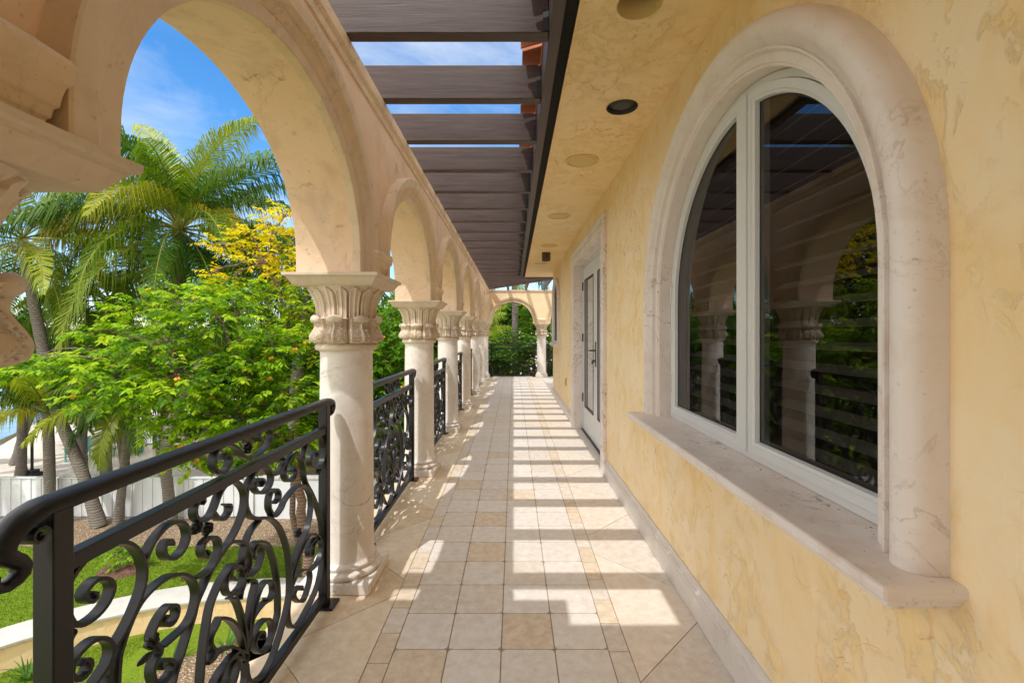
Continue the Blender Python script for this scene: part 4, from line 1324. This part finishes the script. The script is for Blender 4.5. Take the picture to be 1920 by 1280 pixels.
def spray(m, pos, d, L, n, ll, lw, r, col, droop=.35):
    side = d.cross(UP)
    if side.length < 1e-3: side = Vector((1, 0, 0))
    side.normalize()
    p = Vector(pos); st = L / n
    for i in range(n):
        s = i / n
        d2 = (d + Vector((0, 0, -droop * s * 1.3))).normalized()
        p = p + d2 * st
        for sg in (-1, 1):
            f = (side * sg * r.uniform(.6, 1) + d2 * r.uniform(.35, .8) + Vector((0, 0, r.uniform(-.75, .15)))).normalized()
            w = f.cross(UP if abs(f.z) < .9 else Vector((1, 0, 0))).normalized()
            w = (w + UP * r.uniform(-.6, .6)).normalized() * lw * r.uniform(.8, 1.2) * .5
            l = ll * r.uniform(.75, 1.2) * (.75 + .5 * math.sin(math.pi * (s * .9 + .1)))
            m.add([p, p + f * l * .45 + w, p + f * l + Vector((0, 0, -l * .12)), p + f * l * .45 - w], [(0, 1, 2, 3)], vary(col, r, .22))

def bough(m, a, b, r0, r1, r, n=7, sag=.12):
    a, b = Vector(a), Vector(b); L = (b - a).length; pts = []
    for i in range(n + 1):
        s = i / n
        q = a.lerp(b, s) + Vector((r.uniform(-1, 1), r.uniform(-1, 1), r.uniform(-1, 1))) * L * .035 * math.sin(math.pi * s)
        q.z += L * sag * math.sin(math.pi * s * .8)
        pts.append(q)
    pts[-1] = b
    m.tube(pts, [r0 + (r1 - r0) * i / n for i in range(n + 1)], 7)
    return pts

def leafy(name, label, base, fork, clumps, cols, seed, dens=70, ll=.10, lw=.05, r0=.10, cat='tree', group=None, flowers=0, fcol=(.8, .35, .02), forks=None):
    r = random.Random(seed)
    root = thing(name, base, label, cat, group)
    mt, ml = MB(), MB()
    forks = forks or [fork]
    bough(mt, base, forks[0], r0, r0 * .7, r, 8, .03)
    for f in forks[1:]:
        bough(mt, forks[0], f, r0 * .6, r0 * .42, r, 7, .05)
    for (c, rx, rz) in clumps:
        c = Vector(c)
        fk = min(forks, key=lambda f: (Vector(f) - c).length)
        pts = bough(mt, fk, c, r0 * .38, .012, r)
        for k in range(3):
            a = r.uniform(0, 6.28)
            e = c + Vector((math.cos(a) * rx * .7, math.sin(a) * rx * .7, r.uniform(-.5, .6) * rz))
            bough(mt, pts[-3], e, .015, .006, r, 4)
        n = int(dens * (rx / .6) * max(.6, rz / .35))
        for k in range(n):
            v = Vector((r.gauss(0, 1), r.gauss(0, 1), r.gauss(0, 1))).normalized() * (r.random() ** .45)
            pos = c + Vector((v.x * rx * .9, v.y * rx * .9, v.z * rz))
            d = Vector((v.x + r.uniform(-.5, .5), v.y + r.uniform(-.5, .5), v.z * .35 + r.uniform(-.15, .35)))
            if d.length < .05: d = Vector((1, 0, 0))
            d.normalize()
            spray(ml, pos, d, ll * r.uniform(2.0, 3.4), r.randint(4, 6), ll, lw, r, r.choice(cols))
    mt.build('trunk', 'bark', root, smooth=60)
    ml.build('crown', 'leaf', root)
    if flowers:
        mf = MB()
        for k in range(flowers):
            c, rx, rz = r.choice(clumps)
            v = Vector((r.gauss(0, 1), r.gauss(0, 1), r.gauss(0, 1))).normalized()
            q = Vector(c) + Vector((v.x * rx, v.y * rx, v.z * rz))
            for j in range(5):
                a = j * 1.257; l = .045
                mf.add([q, q + Vector((l * math.cos(a - .4), l * math.sin(a - .4) * .6, l * .6)), q + Vector((l * 1.3 * math.cos(a), .02, l * 1.2 * math.sin(a))),
                        q + Vector((l * math.cos(a + .4), -.02, l * .8 * math.sin(a + .4)))], [(0, 1, 2, 3)])
        mf.build('blossoms', plain('blossom ' + name, fcol, .6), root)
    return root

# the bright green tree outside the first arch, layered flat boughs
cl = [((-8.47, 8.0, 0.77), 0.47, 0.13), ((-8.01, 8.2, 0.92), 0.58, 0.17), ((-7.59, 8.6, 1.4), 0.55, 0.2), ((-7.31, 9, 1.88), 0.58, 0.2), ((-6.61, 9.2, 2.12), 0.7, 0.24), ((-5.62, 9, 2.2), 0.6, 0.26), ((-5.41, 8.2, 1.74), 0.77, 0.30), ((-6.22, 8.0, 1.26), 0.75, 0.30), ((-6.98, 7.8, 0.81), 0.73, 0.27), ((-5.64, 7.6, 0.55), 0.8, 0.34), ((-6.62, 7.6, 0.42), 0.6, 0.2), ((-5.03, 8.2, 0.78), 0.77, 0.4), ((-4.47, 8.6, 1.15), 0.55, 0.4), ((-5.22, 8.2, -0.09), 0.87, 0.4), ((-4.26, 8.4, 0.27), 0.59, 0.42), ((-6.1, 8.0, -0.08), 0.5, 0.2), ((-5.66, 8.0, -0.71), 0.47, 0.26), ((-4.85, 8.4, -0.75), 0.72, 0.32), ((-4.06, 8.6, -0.67), 0.5, 0.36)]
BRIGHT = ((.20, .36, .008), (.27, .43, .010), (.12, .26, .008), (.34, .48, .012), (.07, .17, .007))
leafy('flame_tree', 'bright green spreading tree with small orange blossoms outside the first arch', (-3.9, 8.9, G), (-4.2, 8.8, -1.0), cl, BRIGHT, 11, dens=100, ll=.105, lw=.062,
      r0=.11, flowers=26, forks=[(-4.2, 8.8, -1.2), (-4.5, 8.6, .1), (-5.1, 8.5, .8), (-5.0, 8.3, -.5), (-6.0, 8.3, .6)])
cl2 = [((-3.52, 9.9, 0.56), 0.62, 0.6), ((-2.79, 10.0, 1.0), 0.52, 0.5), ((-2.62, 9.9, 0.19), 0.5, 0.52), ((-2.96, 9.7, -0.46), 0.62, 0.42), ((-2.75, 10.4, 1.65), 0.45, 0.32), ((-2.3, 10.4, -.9), .55, .4), ((-3.5, 10.2, -1.2), .6, .4)]
leafy('shrub_tree', 'mid green bushy tree with orange and white blooms between first and second columns', (-3.0, 10.2, G), (-3.0, 10.1, -1.0), cl2,
      ((.11, .25, .01), (.16, .31, .012), (.07, .17, .008)), 12, dens=125, ll=.11, lw=.068, r0=.08, flowers=16)
cy = [((-6.37, 10, 3.33), 0.36, 0.10), ((-5.78, 10, 3.57), 0.42, 0.18), ((-5.19, 10, 3.8), 0.40, 0.28), ((-5.06, 10.2, 4.15), 0.26, 0.18), ((-5.08, 10, 3.22), 0.45, 0.28), ((-5.55, 9.8, 2.95), 0.42, 0.16), ((-6.22, 9.8, 2.47), 0.26, 0.18), ((-4.9, 10, 2.63), 0.4, 0.3), ((-6.5, 9.9, 2.68), .18, .12)]
leafy('yellow_tree', 'tree with golden yellow leaves above the green tree, beside the nearest whole column', (-4.9, 10.3, G), (-4.75, 10.1, 1.0), cy,
      ((.74, .56, .008), (.62, .52, .010), (.78, .62, .012), (.45, .46, .012)), 13, dens=80, ll=.09, lw=.05, r0=.07, forks=[(-4.75, 10.1, .9), (-4.9, 10, 2.2), (-5.4, 9.9, 2.9)])
cy2 = [((-5.3, 9.9, 2.26), 0.44, 0.2), ((-4.61, 10, 2.0), 0.41, 0.42), ((-4.9, 10.1, 1.58), 0.47, 0.3), ((-4.3, 10.3, 1.1), .5, .4)]
leafy('lime_tree', 'slender yellow green tree directly left of the nearest whole column capital', (-4.3, 10.8, G), (-4.4, 10.6, .6), cy2,
      ((.45, .50, .010), (.34, .46, .012), (.22, .38, .012)), 14, dens=95, ll=.10, lw=.055, r0=.06)

# palms
palm('coconut_palm', 'tallest coconut palm, its big crown in blue sky in the middle of the first arch', [(-10.9, 14.2, G), (-10.95, 14.3, -1.5), (-10.75, 14.5, 2), (-10.70, 14.6, 4.7)], .14, .125, 5.3, 44, 21,
     GREEN, el=(-.75, 1.40), nl=80, bend=(1.0, 2.0), ll=1.15, lw=.048, mixcols=(LIME, .15),
     extra=((math.pi * .98, .42, 5.2, 1.15, LIME), (math.pi * 1.06, .30, 4.6, 1.3, GOLD), (math.pi * .80, .8, 4.4, 1.1, LIME), (.2, .75, 3.9, 1.3, GREEN), (-.5, .55, 3.4, 1.8, GOLD), (math.pi * .7, 1.1, 3.8, .6, GREEN)), group='coconut palms in the garden')
palm('coconut_palm', 'leaning grey trunked palm running up along the left edge behind the near capital', [(-11.6, 12.75, G), (-12.1, 12.8, -2.6), (-13.0, 12.9, -.6), (-13.6, 13.1, 1.2), (-14.36, 13.3, 4.1)], .145, .125, 3.9, 20, 22,
     LIME, el=(-.75, 1.2), nl=67, ll=.75, bend=(1.0, 1.7), mixcols=(GREEN, .5), group='coconut palms in the garden')
palm('coconut_palm', 'mid height palm with a shaggy dark crown under the tall coconut palm', [(-13.2, 15.6, G), (-13.5, 15.5, -1), (-13.77, 15.5, 2.45)], .14, .12, 3.0, 24, 23, GREEN, el=(-1.1, 1.15), nl=57, ll=.65, bend=(.9, 1.6), mixcols=(LIME, .35), group='coconut palms in the garden')
palm('coconut_palm', 'short palm at the left edge with drooping fronds over the beach', [(-13.3, 13.0, G), (-13.25, 13.0, -3), (-13.4, 13.1, -.9)], .13, .12, 2.7, 18, 24, GREEN, el=(.15, 1.2), nl=60, ll=.6, bend=(.8, 1.3), mixcols=(LIME, .45), group='coconut palms in the garden')
palm('coconut_palm', 'dark fan of upright fronds against the sky, left behind the leaning trunk', [(-18.4, 17, G), (-18.3, 17, .1)], .15, .13, 3.6, 28, 25, DEEP, el=(-.1, 1.4), nl=64, ll=.8, bend=(.5, 1.1), group='coconut palms in the garden')
palm('coconut_palm', 'low palm with hanging yellow green fronds behind the board fence', [(-11.3, 13.0, G), (-11.1, 13.0, -2.2), (-11.01, 13.1, -.5)], .11, .10, 2.4, 15, 26, LIME, el=(-.8, .9), nl=57, ll=.65, bend=(1.1, 1.8), mixcols=(GREEN, .4), group='coconut palms in the garden')
palm('coconut_palm', 'palm behind the yellow tree, pale fronds against the right of the arch sky', [(-7.2, 14.6, G), (-7.0, 14.6, 0), (-6.5, 14.6, 3.3)], .15, .13, 3.3, 20, 27, GREEN, el=(-.9, 1.1), nl=60, ll=.7, bend=(1.0, 1.7), mixcols=(DEEP, .4), group='coconut palms in the garden')
palm('coconut_palm', 'palm between the tall coconut palm and the yellow tree with dark arching fronds', [(-9.8, 13.0, G), (-9.75, 13.0, -1), (-9.2, 15.5, 2.6)], .14, .12, 3.4, 20, 28, DEEP, el=(-.6, 1.1), nl=60, ll=.75, bend=(1.0, 1.6), mixcols=(GREEN, .5), group='coconut palms in the garden')
palm('coconut_palm', 'thin dark palm trunk leaning over the water beyond the fence', [(-20.6, 18.8, G), (-20.3, 18.9, -2.6), (-19.5, 19, -.4)], .15, .13, 2.8, 16, 29, GREEN, el=(-.5, 1.0), nl=51, ll=.6, bend=(1.1, 1.7), group='coconut palms in the garden')
palm('coconut_palm', 'straight slim palm trunk on the beach behind the fence, left of the teal chairs', [(-16.1, 17, G), (-16.1, 17.05, -1.2), (-15.7, 17.3, 1.4)], .15, .13, 3.2, 18, 30, GREEN, el=(-.8, 1.0), nl=51, ll=.65, group='coconut palms in the garden')
palm('coconut_palm', 'palm standing close behind the teal beach chairs', [(-15.4, 17.2, G), (-15.3, 17.3, -1), (-14.6, 17.8, 1.0)], .15, .13, 3.0, 18, 31, GREEN, el=(-.8, 1.0), nl=51, ll=.6, mixcols=(LIME, .3), group='coconut palms in the garden')
palm('coconut_palm', 'palm trunk at the extreme left by the fence, leaning toward the sea', [(-14.9, 12.6, G), (-15.6, 12.7, -2.8), (-17.4, 13.0, .5)], .14, .12, 3.6, 18, 32, GREEN, el=(-.6, 1.1), nl=54, ll=.7, group='coconut palms in the garden')
# around the end of the walkway and along the far bays
palm('tall_palm', 'single tall smooth palm trunk seen through the end arch', [(.15, 18.6, G), (.1, 18.6, -1), (.02, 18.6, 4.6)], .145, .12, 3.2, 16, 33, GREEN, el=(-.6, 1.1), nl=48, ll=.6)
palm('garden_palm', 'bushy bright palm left of the tall trunk beyond the end arch', [(-2.2, 24, G), (-2.2, 24, 1.2)], .15, .13, 3.2, 22, 34, LIME, el=(-.8, 1.2), nl=51, ll=.7, bend=(.8, 1.5))
palm('fan_palm', 'small far palm crown visible between the first and second whole columns', [(-5.4, 20, G), (-5.3, 20, 2.2)], .14, .12, 2.6, 20, 35, GREEN, el=(-.6, 1.2), nl=28, ll=.6)
def far_tree(label, x, y, h, rx, cols, seed, dens=42, ll=.22, name='broadleaf_tree', group='garden trees behind the arcade', nc=9):
    r = random.Random(seed)
    cls = []
    for k in range(nc):
        a = r.uniform(0, 6.28); q = r.random() ** .5 * rx
        zz = h - r.random() ** 1.3 * h * .75
        cls.append(((x + q * math.cos(a), y + q * math.sin(a), G + zz), rx * r.uniform(.35, .55), rx * r.uniform(.28, .42)))
    leafy(name, label, (x, y, G), (x, y, G + h * .4), cls, cols, seed, dens=dens, ll=ll, lw=ll * .55, r0=.13, group=group)
DK = ((.05, .12, .01), (.075, .17, .012), (.11, .22, .014))
MD = ((.14, .27, .012), (.20, .33, .014), (.09, .20, .01))
YG = ((.22, .32, .02), (.16, .28, .02), (.28, .36, .03))
far_tree('dark green tree filling the gap between the second and third columns', -4.1, 15.5, 5.6, 1.6, DK, 41)
far_tree('green tree behind the third and fourth columns', -4.6, 21, 6.2, 2.0, MD, 42)
far_tree('far green tree showing in the narrow gaps past the fourth column', -4.2, 28, 7, 2.6, DK, 43)
far_tree('yellow green bush at the left of the end arch', -1.6, 20.5, 5.0, 1.5, YG, 44, group=None)
far_tree('dark dense tree right of the tall trunk in the end arch', 1.25, 20.0, 6.6, 1.3, DK, 45, dens=55, ll=.14, group=None)
far_tree('dark bushy shrub behind the left half of the end railing', -.75, 17.8, 5.3, 1.1, DK, 46, dens=60, ll=.12, name='shrub', group=None, nc=16)
far_tree('dark bushy shrub behind the right half of the end railing', .95, 17.6, 5.2, 1.1, DK, 56, dens=60, ll=.12, name='shrub', group=None, nc=16)
far_tree('mid green tree right of the end column beyond the house corner', 2.9, 19, 6.2, 1.7, MD, 47, group=None)
far_tree('far tree closing the view behind the end arch palms', -.6, 30, 7.4, 3.0, MD, 48, group=None)
far_tree('dark far tree behind the white wall and the yellow tree', -8.0, 19, 6.0, 2.2, DK, 49)
far_tree('distant dark tree low behind the mid height palm', -15.5, 26, 5.2, 2.6, DK, 50)
far_tree('distant green tree right of the tall coconut palm trunk', -11, 24, 5.6, 2.4, MD, 51)

far_tree('dark distant tree at the left edge beyond the short palm', -21.5, 24, 5.0, 2.4, DK, 52)
far_tree('olive green distant tree beyond the palm trunks on the beach', -18.2, 27.5, 5.4, 2.6, MD, 53)
far_tree('dark distant tree behind the straight slim beach palm', -13.0, 29, 6.2, 2.8, DK, 54)
# bush in its mulch ring, small strap leaf plants
m = MB()
m.rings([[(-8.91 + rr * math.cos(a), 10.4 + rr * .8 * math.sin(a), G + z) for a in [2 * math.pi * j / 24 for j in range(24)]] for rr, z in ((.52, .0), (.46, .06), (.2, .10), (.02, .11))])
m.build('mulch_ring', 'mulch', kind='structure')
leafy('bush', 'small bright yellow green bush in a mulch ring on the lawn', (-8.91, 10.4, G + .08), (-8.91, 10.4, G + .2), [((-8.91, 10.4, G + .40), .34, .26), ((-9.1, 10.35, G + .35), .25, .2), ((-8.72, 10.4, G + .38), .26, .22), ((-8.9, 10.35, G + .6), .25, .2)],
      ((.20, .36, .02), (.28, .42, .03), (.14, .28, .02)), 61, dens=60, ll=.06, lw=.04, r0=.02, cat='bush')
def strap(x, y, label, seed, n=16, h=.55):
    r = random.Random(seed)
    root = thing('strap_plant', (x, y, G), label, 'plant')
    m = MB()
    for k in range(n):
        a = r.uniform(0, 6.28); e = r.uniform(.6, 1.4); L = h * r.uniform(.6, 1.1); w = .035
        p = Vector((x + r.uniform(-.06, .06), y + r.uniform(-.06, .06), G)); c = vary((.10, .22, .04), r, .3)
        for i in range(4):
            d = Vector((math.cos(a) * math.cos(e), math.sin(a) * math.cos(e), math.sin(e))); q = p + d * L / 4; s = d.cross(UP).normalized()
            w2 = w * (1 - .3 * i) if i < 3 else .004
            w1 = w * (1 - .3 * (i - 1)) if i else w * .6
            m.add([p - s * w1 / 2, p + s * w1 / 2, q + s * w2 / 2, q - s * w2 / 2], [(0, 1, 2, 3)], c)
            p = q; e -= .28
    m.build('leaves', 'leaf', root)
strap(-4.9, 7.75, 'spiky green plant in the pebbles below the railing scrolls', 71)
strap(-5.6, 7.5, 'second spiky plant in the pebbles, nearer the curved wall end', 72, 12, .5)
strap(-7.6, 7.1, 'strap leaved plant at the foot of the curved wall behind the near railing post', 73, 18, .5)

# beach things
def adirondack(x, y, rz, label):
    root = thing('beach_chair', (0, 0, 0), label, 'beach chair', 'teal wooden chairs on the beach')
    m = MB(); m.add([(-.27, -.35, .36), (.27, -.35, .36), (.27, .25, .24), (-.27, .25, .24), (-.27, -.35, .33), (.27, -.35, .33), (.27, .25, .21), (-.27, .25, .21)],
                    [(0, 1, 2, 3), (7, 6, 5, 4), (0, 4, 5, 1), (1, 5, 6, 2), (2, 6, 7, 3), (3, 7, 4, 0)]); m.build('seat', 'teal', root)
    m = MB()
    for i in range(5):
        xx = -.27 + i * .11; ht = 1.0 - .05 * abs(i - 2) ** 1.5
        m.rings([[(xx, y_, z), (xx + .10, y_, z), (xx + .10, y_ + .025, z), (xx, y_ + .025, z)] for y_, z in ((.22, .22), (.52, ht))])
    m.build('backrest', 'teal', root)
    for s in (-1, 1):
        m = MB(); m.box(s * .33 - .07, s * .33 + .07, -.42, .35, .53, .555); m.build('armrest', 'teal', root)
        m = MB(); m.box(s * .31 - .02, s * .31 + .02, -.38, -.28, 0, .53); m.build('leg', 'teal', root)
        m = MB(); m.box(s * .31 - .02, s * .31 + .02, .24, .33, 0, .53); m.build('leg', 'teal', root)
    root.location = (x, y, G); root.rotation_euler = (0, 0, rz)
    return root
adirondack(-18.75, 19.6, .5, 'teal beach chair half hidden behind the palm trunk, nearest the water')
adirondack(-17.3, 20.6, 2.4, 'teal beach chair seen from its side, in front of the low white wall')
t = thing('footstool', (0, 0, 0), 'small teal footstool between the two teal chairs', 'stool')
m = MB(); m.box(-.25, .25, -.2, .2, .30, .33); m.build('seat', 'teal', t)
for sx in (-1, 1):
    for sy in (-1, 1):
        m = MB(); m.box(sx * .22 - .02, sx * .22 + .02, sy * .17 - .02, sy * .17 + .02, 0, .30); m.build('leg', 'teal', t)
t.location = (-18.0, 20.1, G)
t = thing('beach_wall', (-17, 22.4, G), 'low white wall on the beach behind the teal chairs', 'wall')
m = MB(); m.box(-18.9, -16.4, 22.3, 22.5, G - .05, G + .6); m.build('wall', 'fence', t, bevel=.01)
t = thing('garden_torch', (-18.2, 17.2, G), 'slim black garden torch on a box base by the beach', 'torch lamp')
m = MB(); m.box(-18.42, -17.98, 17.0, 17.4, G, G + .16); m.box(-18.36, -18.04, 17.06, 17.34, G + .161, G + .26); m.build('base', 'black', t, bevel=.01)
m = MB(); m.tube([(-18.2, 17.2, G + .25), (-18.2, 17.2, G + 1.42)], .045, 10); m.build('pole', 'black', t)
m = MB(); m.tube([(-18.2, 17.2, G + 1.42), (-18.2, 17.2, G + 1.47), (-18.2, 17.2, G + 1.66)], [.08, .15, .01], 10); m.build('lamp_head', 'black', t)
t = thing('hammock', (-21.6, 18.8, -3.1), 'pale net hammock slung from the thin leaning trunk', 'hammock')
m = MB(); rs = []
for i in range(15):
    s = i / 14; xx = -23.3 + 2.85 * s; z = -2.75 - .55 * math.sin(math.pi * s); wd = .03 + .42 * math.sin(math.pi * s)
    rs.append([(xx, 18.85 - wd, z + .12), (xx, 18.85, z), (xx, 18.85 + wd, z + .12), (xx, 18.85 + wd * .98, z + .10), (xx, 18.85, z - .02), (xx, 18.85 - wd * .98, z + .10)])
m.rings(rs); m.build('net', 'rope', t, smooth=60)
